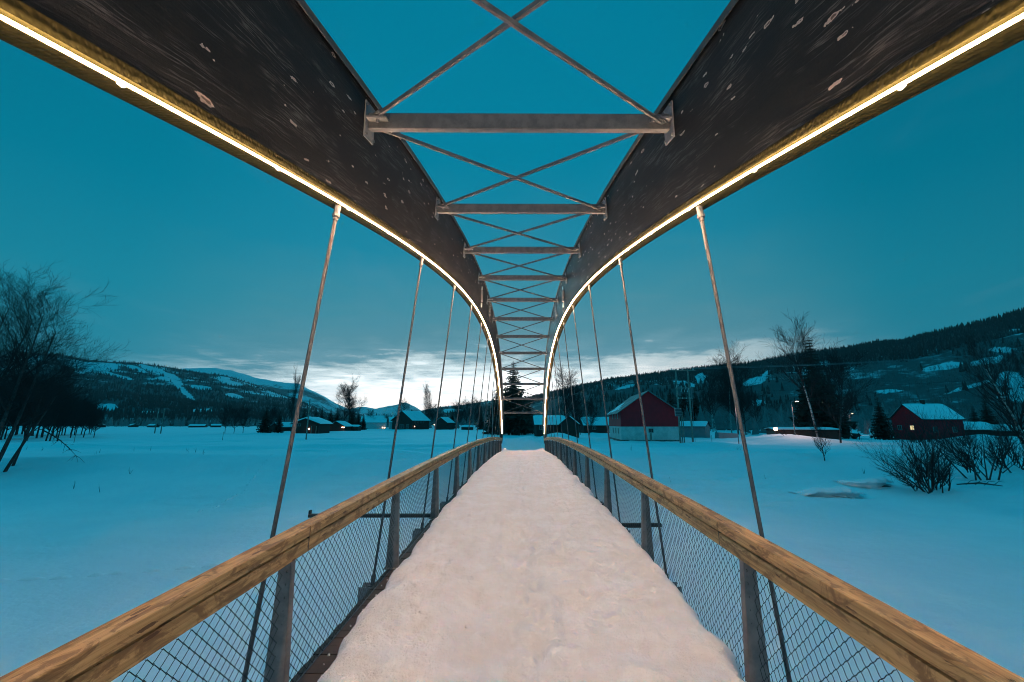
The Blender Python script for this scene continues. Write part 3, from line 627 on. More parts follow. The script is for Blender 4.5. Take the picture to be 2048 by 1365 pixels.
# hangers, each a rod with a top socket, and the floor beams that carry the deck
HY = [3.74 + 3 * k for k in range(-3, 12)]
def hang_x(z): return W0 - TL * (z - CZ) + BW * .5
for k, Y in enumerate(HY):
    fz = deck_z(Y) - .30
    for sg in (-1, 1):
        zt = prof(Y)
        if zt < rail_z(Y) + .12: continue
        P = lambda z: (sg * hang_x(z), Y, z)
        mb = MB(); mb.tube([P(zt - .10), P(fz + .06)], .0175, 10); root = mb.build('hanger_rod', M['rod'], bridge, smooth=True)
        mb = MB(); mb.tube([P(zt + .01), P(zt - .10)], .029, 12); mb.tube([P(zt - .095), P(zt - .125)], .035, 12); mb.tube([P(zt - .12), P(zt - .16)], .024, 10); mb.build('top_socket', M['rod'], root, smooth=False, bevel=.003)
        mb = MB(); mb.tube([P(fz + .22), P(fz + .02)], .032, 8); mb.box(-.05, .05, -.045, .045, -.02, .03, Matrix.Translation(Vector(P(fz + .05)))); mb.build('clevis', M['galv'], root)
    mb = MB(); E = 2.32
    mb.box(-E, E, Y - .07, Y - .004, fz - .014, fz); mb.box(-E, E, Y + .004, Y + .07, fz - .014, fz)
    mb.box(-E, E, Y - .07, Y + .07, fz - .20, fz - .186); mb.box(-E, E, Y - .005, Y + .005, fz - .186, fz - .0145)
    fb = mb.build('floor_beam', M['galv'], bridge)
    for sg in (-1, 1):
        x = sg * 2.19
        for dd in (-.10, .085):
            mb = MB(); mb.box(x - .15, x + .15, Y + dd, Y + dd + .015, fz - .26, fz + .08); mb.build('anchor_plate', M['plate'], fb, bevel=.003)
for x in (-1.55, -.5, .5, 1.55):
    Ys = np.linspace(Y0B, Y1B, 30); mb = MB()
    for a, b_ in zip(Ys[:-1], Ys[1:]): mb.hexa([(x - .06, a, deck_z(a) - .28), (x + .06, a, deck_z(a) - .28), (x + .06, b_, deck_z(b_) - .28), (x - .06, b_, deck_z(b_) - .28), (x - .06, a, deck_z(a) - .062), (x + .06, a, deck_z(a) - .062), (x + .06, b_, deck_z(b_) - .062), (x - .06, b_, deck_z(b_) - .062)])
    mb.build('stringer', M['dark'], bridge)

mb = MB(); rnd = random.Random(3); y = Y0B
while y < Y1B:
    dj = rnd.uniform(-.004, .004); e = rnd.uniform(-.012, .012); z0, z1 = deck_z(y) + dj, deck_z(y + .145) + dj
    mb.hexa([(-1.96 + e, y, z0 - .05), (1.96 + e, y, z0 - .05), (1.96 + e, y + .138, z1 - .05), (-1.96 + e, y + .138, z1 - .05), (-1.96 + e, y, z0), (1.96 + e, y, z0), (1.96 + e, y + .138, z1), (-1.96 + e, y + .138, z1)])
    y += .147
mb.build('plank_deck', M['deck'], bridge)
# outrigger beam under the deck
for x0, x1, yy, zz, lab in ((-4.72, -2.02, 9.9, CZ - 2.0, 'long black beam end jutting out on the left side'), (2.02, 3.1, 9.9, CZ - 2.2, 'short black beam end jutting out on the right side')):
    mb = MB(); mb.box(x0, x1, yy - .05, yy + .05, zz - .04, zz + .03); mb.box(x0, x0 + .04, yy - .04, yy + .04, zz + .032, zz + .11) if x0 < 0 else mb.box(x0 + .3, x0 + .8, yy - .055, yy + .055, zz - .055, zz - .042)
    tag(mb.build('outrigger_beam', M['dark'], bridge, bevel=.006), lab)

# railing: posts, handrail lengths, chain link panels
RX = 1.85
for k, Y in enumerate(HY):
    if Y > 38: continue
    dzv, rz = deck_z(Y), rail_z(Y) - .2
    for sg in (-1, 1):
        mb = MB(); yo = Y
        x_in_t, x_in_b = RX + .015, RX - .035; x_ot, x_ob = RX + .105, RX + .145
        def L(xt, xb, z): f_ = (z - dzv) / (rz - dzv); return sg * (xb + (xt - xb) * f_)
        z0, z1 = dzv + .012, rz
        mb.hexa([(L(x_in_t, x_in_b, z0), yo, z0), (L(x_ot, x_ob, z0), yo, z0), (L(x_ot, x_ob, z0), yo + .012, z0), (L(x_in_t, x_in_b, z0), yo + .012, z0),
                 (L(x_in_t, x_in_b, z1), yo, z1), (L(x_ot, x_ob, z1), yo, z1), (L(x_ot, x_ob, z1), yo + .012, z1), (L(x_in_t, x_in_b, z1), yo + .012, z1)])
        for xt, xb, s3 in ((x_in_t, x_in_b, 1), (x_ot, x_ob, -1)):
            mb.hexa([(L(xt, xb, z0), yo - .002, z0), (L(xt, xb, z0) + sg * s3 * .010, yo - .002, z0), (L(xt, xb, z0) + sg * s3 * .010, yo + .07, z0), (L(xt, xb, z0), yo + .07, z0),
                     (L(xt, xb, z1), yo - .002, z1), (L(xt, xb, z1) + sg * s3 * .010, yo - .002, z1), (L(xt, xb, z1) + sg * s3 * .010, yo + .07, z1), (L(xt, xb, z1), yo + .07, z1)])
        po = mb.build('railing_post', M['post'], bridge)
        mb = MB(); x = sg * (RX + .055); mb.box(x - .11, x + .11, yo - .05, yo + .12, dzv + .001, dzv + .011)
        for bxx in (-.08, .08):
            mb.tube([(x + bxx, yo - .03, dzv + .01), (x + bxx, yo - .03, dzv + .03)], .012, 6)
        mb.build('foot_plate', M['post'], po)
# handrails: a bevelled cap board over a fascia board, 6 m lengths butted together
for sg, first in ((-1, 3.95), (1, 4.1)):
    cuts = [Y0B] + [first + 6 * k for k in range(-1, 6) if Y0B + 1 < first + 6 * k < Y1B - 1] + [Y1B]
    for i, (a, b_) in enumerate(zip(cuts[:-1], cuts[1:])):
        a2, b2 = a + .008, b_ - .008; Ys = np.linspace(a2, b2, 14); x0, x1 = RX - .02, RX + .125
        def cap(Y):
            z = rail_z(Y); c = .007; return [(sg * x, Y, zz) for x, zz in ((x0, z - .082), (x0, z - c), (x0 + .002, z - .002), (x0 + c, z), (x1 - c, z), (x1 - .002, z - .002), (x1, z - c), (x1, z - .082))]
        def fas(Y):
            z = rail_z(Y); return [(sg * x, Y, zz) for x, zz in ((x0 + .003, z - .208), (x0 + .003, z - .100), (x1 - .004, z - .100), (x1 - .004, z - .208))]
        hr = sweep('handrail', Ys, cap, M['rail'], bridge, i * 7.3 + (3 if sg > 0 else 0))
        sweep('fascia_board', Ys, fas, M['rail'], hr, i * 5.1 + 11 + (2 if sg > 0 else 0))
        if 'screw' not in VARM: mb = MB(); mb.tube([(0, 0, 0), (0, 0, .003)], .006, 8); VARM['screw'] = mb.mesh('screw', M['plate'])
        if a2 < 12:
            for yq in [a2 + .06, (a2 + b2) / 2, b2 - .06]:
                if 1 < yq < 16:
                    for xq in (.04, .105): link('screw', VARM['screw'], hr, (sg * (x0 + xq), yq, rail_z(yq) - .001))
        mb = MB(); mb.box(sg * (x0 + .004) if sg > 0 else -(x1 - .004), sg * (x1 - .004) if sg > 0 else -(x0 + .004), b_ - .0075, b_ + .0075, rail_z(b_) - .2, rail_z(b_) - .012); mb.build('butt_joint', M['dark'], hr)
# chain link
def chain_panel():
    V = []; Fc = []; h_, PZ, r = .049, .049, .0026; n = int(2.95 / h_); rows = int(1.07 / PZ)
    for i in range(n):
        P = []
        for j in range(rows + 1):
            side = (j + i) % 2; y0 = i * h_ + (h_ * 1.07 if side else -h_ * .07); e = .0035 if side else -.0035; nx_ = i * h_ + (-h_ * .07 if side else h_ * 1.07)
            zz = j * PZ; P.append((e, y0, zz))
            if j < rows: P.append((e * .6, y0 + (nx_ - y0) * .30, zz + PZ * .22)); P.append((-e * .6, y0 + (nx_ - y0) * .72, zz + PZ * .80))
        P = [(x, min(max(y, 0), 2.97), z) for x, y, z in P]
        b0 = len(V)
        for (x, y, z) in P:
            for q_ in range(3): V.append((x + r * math.cos(q_ * 2.094 + .5), y + r * math.sin(q_ * 2.094 + .5) * .8, z + r * math.sin(q_ * 2.094 + .5) * .6))
        for j in range(len(P) - 1):
            for q_ in range(3): Fc.append((b0 + 3 * j + q_, b0 + 3 * j + (q_ + 1) % 3, b0 + 3 * (j + 1) + (q_ + 1) % 3, b0 + 3 * (j + 1) + q_))
    me = bpy.data.meshes.new('chain_link_panel'); me.from_pydata(V, [], Fc); me.materials.append(M['wire']); me.update(); return me
cl_me = chain_panel()
for k, Y in enumerate(HY):
    if Y < -3 or Y > 35.2: continue
    s0 = math.atan2(deck_z(Y + 3) - deck_z(Y), 3)
    for sg in (-1, 1):
        o_ = link('chain_link_panel', cl_me, bridge, (sg * (RX + .035), Y + .015, deck_z(Y) + .025)); o_.rotation_euler = (s0, 0, 0)
        mb = MB(); mb.bar((sg * (RX + .035), Y + .02, deck_z(Y) + .022), (sg * (RX + .035), Y + 2.98, deck_z(Y + 3) + .022), .007, .007); mb.build('tension_wire', M['galv'], o_).matrix_parent_inverse = (Matrix.Translation(o_.location) @ Matrix.Rotation(s0, 4, 'X')).inverted()

# ------------------------------------------------------------------ snow lying on the deck
ys = np.concatenate([np.arange(-6.4, 1.0, .25), np.arange(1.0, 10, .030), np.arange(10, 37.6, .09)]); us = np.linspace(-1, 1, 150)
YY, UU = np.meshgrid(ys, us, indexing='ij')
def scal(y, sd): return 0.10 * fbm(y * .9, y * 0, 3, sd) + 0.20 * fbm(y * 2.4, y * 0 + 3, 4, sd + 5)
le = np.interp(ys, [-7, 3.6, 5.4, 10.6, 20, 38], [-1.60, -1.63, -1.66, -1.77, -1.81, -1.84]) + scal(ys, 61)
ree = np.interp(ys, [-7, 2.5, 3.6, 4.3, 5.5, 7, 9, 20, 38], [1.56, 1.62, 1.80, 1.96, 2.0, 1.98, 1.92, 1.86, 1.85]) + scal(ys, 88) * 1.35
# rounded scallops along the right edge
ree = np.minimum(ree + .10 * np.abs(np.sin(ys * 2.1 + 1.5 * np.sin(ys * .7))) - .05, RX + .105); le = le - .05 * np.abs(np.sin(ys * 1.7 + np.sin(ys)))
le = np.maximum(le, -RX)
XX = le[:, None] * (1 - UU) / 2 + ree[:, None] * (1 + UU) / 2
thick = .27 + .05 * fbm(XX * .8, YY * .5, 3, 17) * 2
edge = (1 - np.abs(UU) ** 14 * (1.0)) ** .5
right_hi = .06 * np.clip(UU, 0, 1) ** 2
lump = fbm(XX * 3.0, YY * 2.2, 4, 23) * .07 + fbm(XX * 8, YY * 5, 4, 29) * .075
groove = fbm(XX * 9.5, YY * .45, 4, 43) * .06 * np.exp(-((XX - .05) / .9) ** 2)
track = groove - .045 * np.exp(-((XX - .05 + .12 * np.sin(YY * .5)) / .24) ** 2) * (1 + 1.8 * fbm(XX * 5, YY * 3.6, 3, 37)) - .02 * np.exp(-((XX + .55 - .1 * np.sin(YY * .35)) / .16) ** 2)
# footprints down the middle
fp = np.zeros_like(XX); rnd = random.Random(12); yk = 1.5
while yk < 30:
    for xc in (.12, -.12):
        xx = xc + .25 * math.sin(yk * .4) * .5 + rnd.uniform(-.07, .07); yq = yk + (0.35 if xc > 0 else 0) + rnd.uniform(-.08, .08)
        fp -= .045 * np.exp(-((XX - xx) / .055) ** 4 - ((YY - yq) / .14) ** 4)
    yk += .72
for i in range(70):
    xx, yq = rnd.uniform(-1.2, 1.2), rnd.uniform(1, 30); fp -= rnd.uniform(.01, .03) * np.exp(-((XX - xx) / .08) ** 2 - ((YY - yq) / .13) ** 2)
ZZ = CZ - 1.98 - .0013 * (YY - 16.5) ** 2 + .004 + (thick + right_hi) * edge + (lump + track + fp) * edge
ZZ = ZZ + .16 * np.exp(-((np.abs(XX) - 1.7) / .38) ** 2) * sst(YY, 34.8, 37) * (1 + 1.5 * fbm(XX * 4, YY * 3, 3, 91))
ZZ = np.maximum(ZZ, CZ - 1.98 - .0013 * (YY - 16.5) ** 2 + .004)
n0, n1 = XX.shape; idx = np.arange(n0 * n1).reshape(n0, n1)
q = np.stack([idx[:-1, :-1], idx[:-1, 1:], idx[1:, 1:], idx[1:, :-1]], -1).reshape(-1, 4)
tag(link('trodden_snow', np_mesh('trodden_snow', np.stack([XX, YY, ZZ], -1).reshape(-1, 3), q, M['decksnow'], True)), 'thick trodden snow lying along the bridge deck, lit cream by the strips', 'snow', kind='stuff')

# loose crumbs of snow along both edges
rd = random.Random(31); V = []; T = []
for i in range(230):
    y = rd.uniform(1.5, 30) if rd.random() < .5 else rd.uniform(1.5, 12); sd_ = rd.choice((-1, 1)); k = int(np.searchsorted(ys, y)); k = min(k, len(ys) - 1)
    if sd_ < 0: x = le[k] + rd.uniform(-.16, .05)
    elif rd.random() < .5: x = rd.uniform(-1.1, 1.1)
    else: x = ree[k] + rd.uniform(-.2, .03)
    if abs(x) > RX: continue
    j = np.argmin(np.abs(XX[k] - x)); z = float(ZZ[k, j]) if le[k] < x < ree[k] else deck_z(y); r = rd.uniform(.004, .017); b0 = len(V)
    for a in range(3):
        for q_ in range(5):
            ph = (-.5 + a) * .8; rr = r * math.cos(ph) * rd.uniform(.7, 1.2); th = q_ * 1.2566 + rd.uniform(-.3, .3); V.append((x + rr * math.cos(th), y + rr * math.sin(th), z + r * .5 + r * math.sin(ph)))
    for a in range(2):
        for q_ in range(5): T.append((b0 + a * 5 + q_, b0 + a * 5 + (q_ + 1) % 5, b0 + a * 5 + 5 + (q_ + 1) % 5, b0 + a * 5 + 5 + q_))
tag(link('snow_crumbs', np_mesh('snow_crumbs', V, T, M['decksnow'], True)), 'loose crumbs of snow scattered on the deck boards and the trodden snow', 'snow', kind='stuff')

# ------------------------------------------------------------------ trees
def bare_tree(seed, H, r0, lean=(0, 0), nl=4, first=.3, spread=.55, dens=1.0, twig=.012, up=.06, trunk_wob=.03, leaders=1):
    rd = random.Random(seed); tr = MB(); cr = MB()
    def grow(p, d, L, r, lvl, steps):
        P = [p]; rad = [r]; dd = d.copy(); kids = []
        for i in range(steps):
            w = trunk_wob if lvl == 0 else .13
            dd = dd + Vector((rd.uniform(-w, w), rd.uniform(-w, w), rd.uniform(-w, w) + (up if lvl else 0))); dd.normalize()
            p = p + dd * (L / steps); P.append(p); f_ = (i + 1) / steps
            rad.append(max(twig * .5, r * (1 - .8 * f_)))
            kids.append((p, dd.copy(), rad[-1], f_))
        mb = tr if lvl == 0 else cr
        mb.tube(P, rad, 7 if lvl == 0 else (4 if lvl == 1 else 3), cap=False)
        if lvl >= nl: return
        for (q_, kd, kr, f_) in kids:
            if lvl == 0 and f_ < first: continue
            num = {0: 2.0, 1: 1.7, 2: 1.7, 3: 1.6}.get(lvl, 1.2) * dens; num = int(num) + (rd.random() < num % 1)
            for _ in range(num):
                ax = Vector((rd.uniform(-1, 1), rd.uniform(-1, 1), rd.uniform(-.3, .6))); ax = (ax - kd * ax.dot(kd)).normalized()
                nd = (kd * (1 - spread) + ax * spread).normalized()
                LL = L * rd.uniform(.28, .46) * (1.15 - .5 * f_) if lvl == 0 else L * rd.uniform(.38, .62)
                grow(q_, nd, LL, min(kr * .7, LL * .022 + twig * .3), lvl + 1, 5 if lvl < 2 else 3)
    for l in range(leaders):
        d = Vector((lean[0] + (rd.uniform(-.15, .15) if l else 0), lean[1] + (rd.uniform(-.15, .15) if l else 0), 1)).normalized()
        grow(Vector((l * .25, l * .1, -.25)), d, H * (1 - .12 * l), r0 * (1 - .2 * l), 0, 12)
    return tr, cr
def conifer(seed, H, Wd, dens=1.0, ragged=.25):
    rd = random.Random(seed); tr = MB(); cr = MB()
    tr.tube([(0, 0, -.3), (0, 0, H * .5), (0, 0, H * .97)], [H * .018, H * .011, .02], 7)
    nlev = int(34 * dens)
    for i in range(nlev):
        f_ = (i + .5) / nlev; z = H * (.06 + .93 * f_); Lm = Wd / 2 * (1 - f_) ** .8 * rd.uniform(1 - ragged, 1.1) + .04 * H * (1 - f_)+.1
        nb = max(6, int(16 * (1 - f_ * .5)))
        a0 = rd.uniform(0, 6.28)
        for k in range(nb):
            a = a0 + 2 * PI * k / nb + rd.uniform(-.25, .25); L = Lm * rd.uniform(.55, 1.12); ca, sa = math.cos(a), math.sin(a)
            ns = 4; dr = rd.uniform(.15, .38); prev = None
            for s_ in range(ns):          # drooping spray of ragged needle clumps
                f0, f1 = s_ / ns, (s_ + 1) / ns
                def P(ff, off, dz_=0): return (ca * L * ff - sa * off, sa * L * ff + ca * off, z - dr * L * ff * (1.25 - .55 * ff) + dz_)
                wdt = L * .26 * (1.1 - f0 * .6) + .14
                for _ in range(2):
                    o1, o2 = rd.uniform(-wdt, wdt), rd.uniform(-wdt, wdt)
                    cr.poly(P(f0, o1 * .3), P(f0 + .5 / ns, o1, rd.uniform(-.25, .05) * wdt * 2), P(f1 + rd.uniform(0, .12), o2, -rd.uniform(0, .5) * wdt))
                    cr.poly(P(f0, 0), P(f1, o2 * .3), P(f0 + .6 / ns, (o1 + o2) / 2, -rd.uniform(.3, 1.1) * wdt))
    return tr, cr
VAR = {}
def tree(name, label, cat, kind, loc, rz=0, scale=1.0, group=None, sx=1.0):
    """kind -> cached (trunk mesh, crown mesh); every tree is its own Empty with its own two parts"""
    r_ = thing(name, label, cat, loc, rz, group); r_.scale = (scale * sx, scale * sx, scale)
    tm, cm = VAR[kind]; link('trunk', tm, r_); link('crown', cm, r_); return r_
def mkvar(key, pair, tm, cm): VAR[key] = (pair[0].mesh(key + '_trunk', M[tm], True), pair[1].mesh(key + '_crown', M[cm]))
for i, (ln) in enumerate([(.20, -.03), (.28, .02), (.36, .0), (.10, .0)]): mkvar('alder%d' % i, bare_tree(100 + i, 17, .22, ln, 4, .30, .46, .80, .016, .05), 'bark', 'twig')
for i in range(4): mkvar('bare%d' % i, bare_tree(200 + i, 12, .16, (0.03 * i - .04, 0), 3, .2, .5, 1.15, .028, .08), 'bark', 'twig')
for i in range(2): mkvar('birch%d' % i, bare_tree(300 + i, 16, .20, (-.13 if i == 0 else -.03, 0), 3, .35, .42, 1.1, .026, .08), 'birch', 'twig')
mkvar('poplar', bare_tree(330, 20, .2, (0, 0), 2, .1, .18, 1.7, .05, .16), 'bark', 'twig')
for i in range(3): mkvar('spruce%d' % i, conifer(400 + i, 20, 8.2 - i, 1.0), 'bark', 'needle')
mkvar('pine0', conifer(420, 26, 19.0, 1.1, .55), 'bark', 'needle')
mkvar('bush0', bare_tree(500, 3.4, .035, (-.75, 0), 3, .12, .42, .9, .011, .10, .10), 'twig', 'twig')
mkvar('sapling', bare_tree(510, 2.9, .045, (-.05, 0), 3, .12, .42, .8, .010, .12, .05), 'bark', 'twig')

def gpt(px, Y): X = pt(px, 850, Y)[0]; return (X, Y, gz(X, Y))
# leaning alders at the left edge, on the river bank
for i, (px, Y, kd, sc, rz, lab) in enumerate([
    (-14, 41, 'alder0', .92, 0, 'thick dark leaning tree trunk at the very left edge, base on the bank'),
    (4, 42, 'alder1', .86, 0, 'tall bare tree leaning right, second trunk from the left edge'),
    (30, 43, 'alder2', .64, .15, 'slim bare tree leaning hard to the right over the left bank'),
    (44, 44.5, 'alder3', .56, .9, 'small bare tree at the right side of the left bank clump'),
    (-75, 43, 'alder2', .92, -.2, 'bare tree just outside the left edge whose crown reaches in'),
    (-120, 46, 'alder1', 1.0, .1, 'far left bare tree with only its upper twigs in view')]):
    tree('alder_tree', lab, 'tree', kd, gpt(px, Y), rz, sc, 'bare trees leaning over the left river bank')
# low fallen bough by the left trees
P0_, P1_ = pt(88, 862, 46), pt(152, 912, 42)
mb = MB(); rd = random.Random(8); A_, B2_ = Vector(P0_), Vector(P1_); pts = [A_.lerp(B2_, f_) + Vector((0, 0, .25 * math.sin(f_ * 3.1))) for f_ in np.linspace(0, 1, 7)]
mb.tube(pts, [.07, .06, .05, .045, .035, .025, .012], 5)
for p in pts[2:]:
    for _ in range(5):
        e = p + Vector((rd.uniform(-.7, .9), rd.uniform(-.4, .4), rd.uniform(-.9, .3))); mb.tube([p, (p + e) / 2 + Vector((0, 0, .08)), e], [.02, .015, .008], 3)
tag(mb.build('drooping_bough', M['twig']), 'dead bough drooping to the snow beside the left bank trees', 'bough')
# dark thicket behind them, trees one can tell apart only in part
rd = random.Random(5)
thick_pos = []
for i in range(46):
    px = -60 + i * 5.6 + rd.uniform(-4, 4); Y = rd.uniform(92, 150); thick_pos.append((px, Y))
for i, (px, Y) in enumerate(thick_pos):
    hgt = (11 - 6.5 * max(0, (px - 90) / 110)) * rd.uniform(.85, 1.15) * (Y / 120)
    X, Y_, Z = gpt(px, Y)
    tree('thicket_tree', 'bare dark tree in the dense thicket behind the left bank', 'tree', 'bare%d' % (i % 4), (X, Y, Z), rd.uniform(0, 6), hgt / 11, 'dark thicket of bare trees on the left', 1.25)

# trees around the village on the left
lst = [
 # px, Y, kind, height m, name, label
 (452, 168, 'bare1', 8.5, 'bare_tree', 'bare bushy tree, left one of the pair in the left snowfield'),
 (470, 170, 'bare2', 8.0, 'bare_tree', 'low bare tree between the two clumps in the left snowfield'),
 (488, 168, 'bare3', 8.5, 'bare_tree', 'bare bushy tree, right one of the pair in the left snowfield'),
 (530, 165, 'spruce0', 11.0, 'spruce_tree', 'dense dark spruce left of the house with the carport'),
 (558, 170, 'spruce2', 9.6, 'spruce_tree', 'thin dark spruce close to the house with the carport'),
 (548, 185, 'bare0', 9.0, 'bare_tree', 'bare tree between the two spruces on the left'),
 (582, 178, 'bare3', 20.5, 'bare_tree', 'tall narrow bare tree behind the first long hanger on the left'),
 (606, 195, 'spruce1', 11.5, 'spruce_tree', 'dark spruce behind the roof of the house with the carport'),
 (630, 205, 'spruce1', 11.0, 'spruce_tree', 'dark spruce right behind the T shaped pole'),
 (642, 210, 'spruce2', 12.0, 'spruce_tree', 'pointed spruce over the right end of the carport house'),
 (660, 232, 'spruce0', 12.0, 'spruce_tree', 'round dark spruce left of the house with two porch lights'),
 (673, 236, 'spruce1', 13.0, 'spruce_tree', 'dark spruce right behind the house with two porch lights'),
 (686, 240, 'bare1', 20.0, 'bare_tree', 'tall bare tree standing out against the pale glow, left of two'),
 (698, 242, 'bare3', 22.5, 'bare_tree', 'tallest bare tree against the pale glow above the village'),
 (704, 236, 'spruce0', 13.5, 'spruce_tree', 'dark spruce under the tallest bare tree'),
 (716, 240, 'spruce2', 12.0, 'spruce_tree', 'dark spruce at the right end of the village grove'),
 (726, 250, 'spruce1', 10.0, 'spruce_tree', 'small spruce right of the village grove'),
 (742, 300, 'bare2', 11.0, 'bare_tree', 'small bare tree behind the snowy pale house'),
 (770, 300, 'bare0', 8.5, 'bare_tree', 'low bare tree left of the big brown house'),
 (806, 320, 'bare1', 17.0, 'bare_tree', 'bare tree behind the ridge of the big brown house'),
 (852, 300, 'bare0', 26.0, 'poplar_tree', 'left one of two slim poplars right of the big brown house'),
 (858, 302, 'bare2', 22.0, 'poplar_tree', 'right one of two slim poplars right of the big brown house'),
 (866, 310, 'bare2', 14.5, 'bare_tree', 'bare tree between the poplars and the small brown hut'),
 (884, 320, 'spruce0', 10.0, 'spruce_tree', 'dark tree behind the small brown hut'),
 (904, 300, 'spruce1', 14.0, 'spruce_tree', 'dark spruce rising behind the right end of the small hut'),
 (918, 290, 'bare0', 15.0, 'bare_tree', 'bare tree above the snow capped shed'),
 (934, 285, 'bare3', 16.0, 'bare_tree', 'bare tree right above the snow capped shed'),
 (950, 270, 'bare1', 16.0, 'bare_tree', 'bare tree in the grove left of the lit arch foot'),
 (962, 262, 'spruce2', 14.0, 'spruce_tree', 'dark spruce in the grove left of the lit arch foot'),
 (1026, 146, 'pine0', 26.0, 'spruce_tree', 'big old spruce standing behind the far end of the bridge'),
 (992, 152, 'spruce0', 17.5, 'spruce_tree', 'lower spruce at the left side of the big old spruce'),
 (1056, 158, 'spruce1', 16.0, 'spruce_tree', 'lower spruce at the right side of the big old spruce'),
 (1128, 190, 'bare1', 23.0, 'bare_tree', 'tall bare tree right of the bridge foot against the pale sky'),
 (1146, 200, 'bare3', 17.0, 'bare_tree', 'bare tree behind the dark hut roof right of the bridge'),
 (1106, 170, 'spruce2', 11.0, 'spruce_tree', 'dark spruce between the bridge foot and the dark hut'),
 (1160, 150, 'bare2', 10.0, 'bare_tree', 'bare garden tree between the dark hut and the big red barn'),
 (1178, 140, 'bare0', 9.0, 'bare_tree', 'bare garden tree left of the big red barn, nearer one'),
 (1345, 250, 'spruce1', 26.0, 'spruce_tree', 'dark spruce above the right roof slope of the big red barn'),
 (1372, 230, 'spruce0', 25.0, 'spruce_tree', 'pointed spruce behind the twin pole stand, left of two'),
 (1394, 230, 'spruce2', 24.0, 'spruce_tree', 'pointed spruce behind the twin pole stand, right of two'),
 (1425, 190, 'birch1', 21.0, 'birch_tree', 'tall birch right of the grey shed'),
 (1432, 160, 'birch0', 14.0, 'birch_tree', 'slim birch behind the grey tarpaulin box'),
 (1462, 150, 'birch1', 18.0, 'birch_tree', 'birch with dark double stem behind the first street lamp'),
 (1475, 152, 'bare1', 24.0, 'bare_tree', 'tall bare tree beside the long hanger on the right'),
 (1490, 150, 'bare2', 16.0, 'bare_tree', 'dark bare tree right of the first street lamp'),
 (1515, 210, 'bare3', 16.0, 'bare_tree', 'bare tree in front of the snowy clearing'),
 (1640, 118, 'spruce0', 29.0, 'spruce_tree', 'tallest dark spruce on the right, behind the white birch'),
 (1612, 122, 'spruce1', 16.0, 'spruce_tree', 'lower dark spruce at the left foot of the tallest one'),
 (1668, 122, 'spruce2', 20.0, 'spruce_tree', 'dark spruce touching the tallest one on its right'),
 (1634, 92, 'birch0', 20.5, 'birch_tree', 'tall white birch leaning left in front of the dark spruces'),
 (1676, 78, 'bare0', 13.5, 'bare_tree', 'bare grey tree in front of the dark spruces on the right'),
 (1763, 96, 'spruce0', 9.8, 'spruce_tree', 'dark spruce against the left gable of the red house'),
 (1978, 112, 'spruce1', 11.5, 'spruce_tree', 'dark spruce right of the red house behind the leaning birches'),
 (1952, 116, 'spruce0', 9.0, 'spruce_tree', 'low dark spruce behind the snowed up sheds'),
]
HV = {'bare': 12, 'birch': 16, 'poplar': 20, 'spruc': 20, 'pine0': 26}
for i, (px, Y, kd, Hh, nm, lab) in enumerate(lst):
    base = 26 if kd == 'pine0' else 20 if kd.startswith('spruce') else 12 if kd.startswith('bare') else 16
    tree(nm, lab, 'spruce' if 'spruce' in nm else 'tree', kd, gpt(px, Y), 0 if kd == 'birch0' else i * 1.3, Hh / base, sx=1.15 if kd.startswith('spruce') else .32 if px in (582, 852, 858) else 1.0)
# a row of scrub along the foot of the hill, past the fields
rd = random.Random(77); parts = []
for (pa, pb, Ya, Yb, n_, h0, h1) in ((170, 620, 480, 620, 420, 7, 13), (600, 1000, 330, 520, 330, 8, 15), (1080, 2100, 215, 330, 950, 8, 15), (1480, 2100, 150, 215, 260, 5, 9)):
    for i in range(n_):
        px = rd.uniform(pa, pb); Y = rd.uniform(Ya, Yb); X, Y, Z = gpt(px, Y); hh = rd.uniform(h0, h1)
        v = rd.choice(TV) if rd.random() < .75 else rd.choice(CV)
        parts.append(scatter_mesh('', np.array([(X, Y, Z)]), np.array([hh]), np.array([hh * (.85 if len(v[0]) > 20 else .42)]), v, None, rng, ''))
bake(parts, 'scrub_belt', M['brush_far'], 'belt of bare scrub and small trees along the foot of the hills', 'scrub')

# bushes on the right bank
def bushes(name, label, loc, stems, seed, group=None, Hs=(2.5, 4.5), tw=.009):
    rd = random.Random(seed); st_, cr = MB(), MB()
    for i in range(stems):
        f_ = i / max(1, stems - 1) - .5; h = rd.uniform(*Hs); a, c_ = bare_tree(seed * 31 + i, h, .022 + .008 * h, (f_ * 1.5 - .18 + rd.uniform(-.4, .4), rd.uniform(-.4, .4)), 2, .15, .40, .95, tw, .07, .09)
        for src, dst in ((a, st_), (c_, cr)):
            b0 = len(dst.v); ox, oy = f_ * 2.4 + rd.uniform(-.5, .5), rd.uniform(-.7, .7); dst.v += [(x + ox, y + oy, z) for x, y, z in src.v]; dst.f += [tuple(k + b0 for k in ff) for ff in src.f]
    r_ = thing(name, label, 'bush', loc, 0, group); st_.build('stem', M['bark'], r_); cr.build('twig_crown', M['twig'], r_); return r_
bushes('bare_bush', 'dense bare bush nearest on the right bank, twigs fanning out', gpt(1842, 36.5), 15, 3, Hs=(2.8, 6.0), tw=.008)
bushes('bare_bush', 'bare shrub with thick dark stems behind the nearest right bank bush', gpt(1940, 40), 8, 5, Hs=(4.2, 7.2), tw=.009)
bushes('bare_bush', 'thin bare shrub at the far right of the right bank', gpt(2015, 43), 9, 6, Hs=(3.0, 5.0))
tree('sapling', 'small bare sapling standing alone on the right bank snow', 'sapling', 'sapling', gpt(1640, 46), .4, 1.2)
bushes('bare_bush', 'tiny shrub poking out of the snow mound by the middle lamp', gpt(1577, 84), 4, 12, Hs=(.8, 1.2))
bushes('bare_bush', 'bare hedge like shrub in front of the red house', gpt(1836, 80), 10, 14, Hs=(1.5, 2.8))
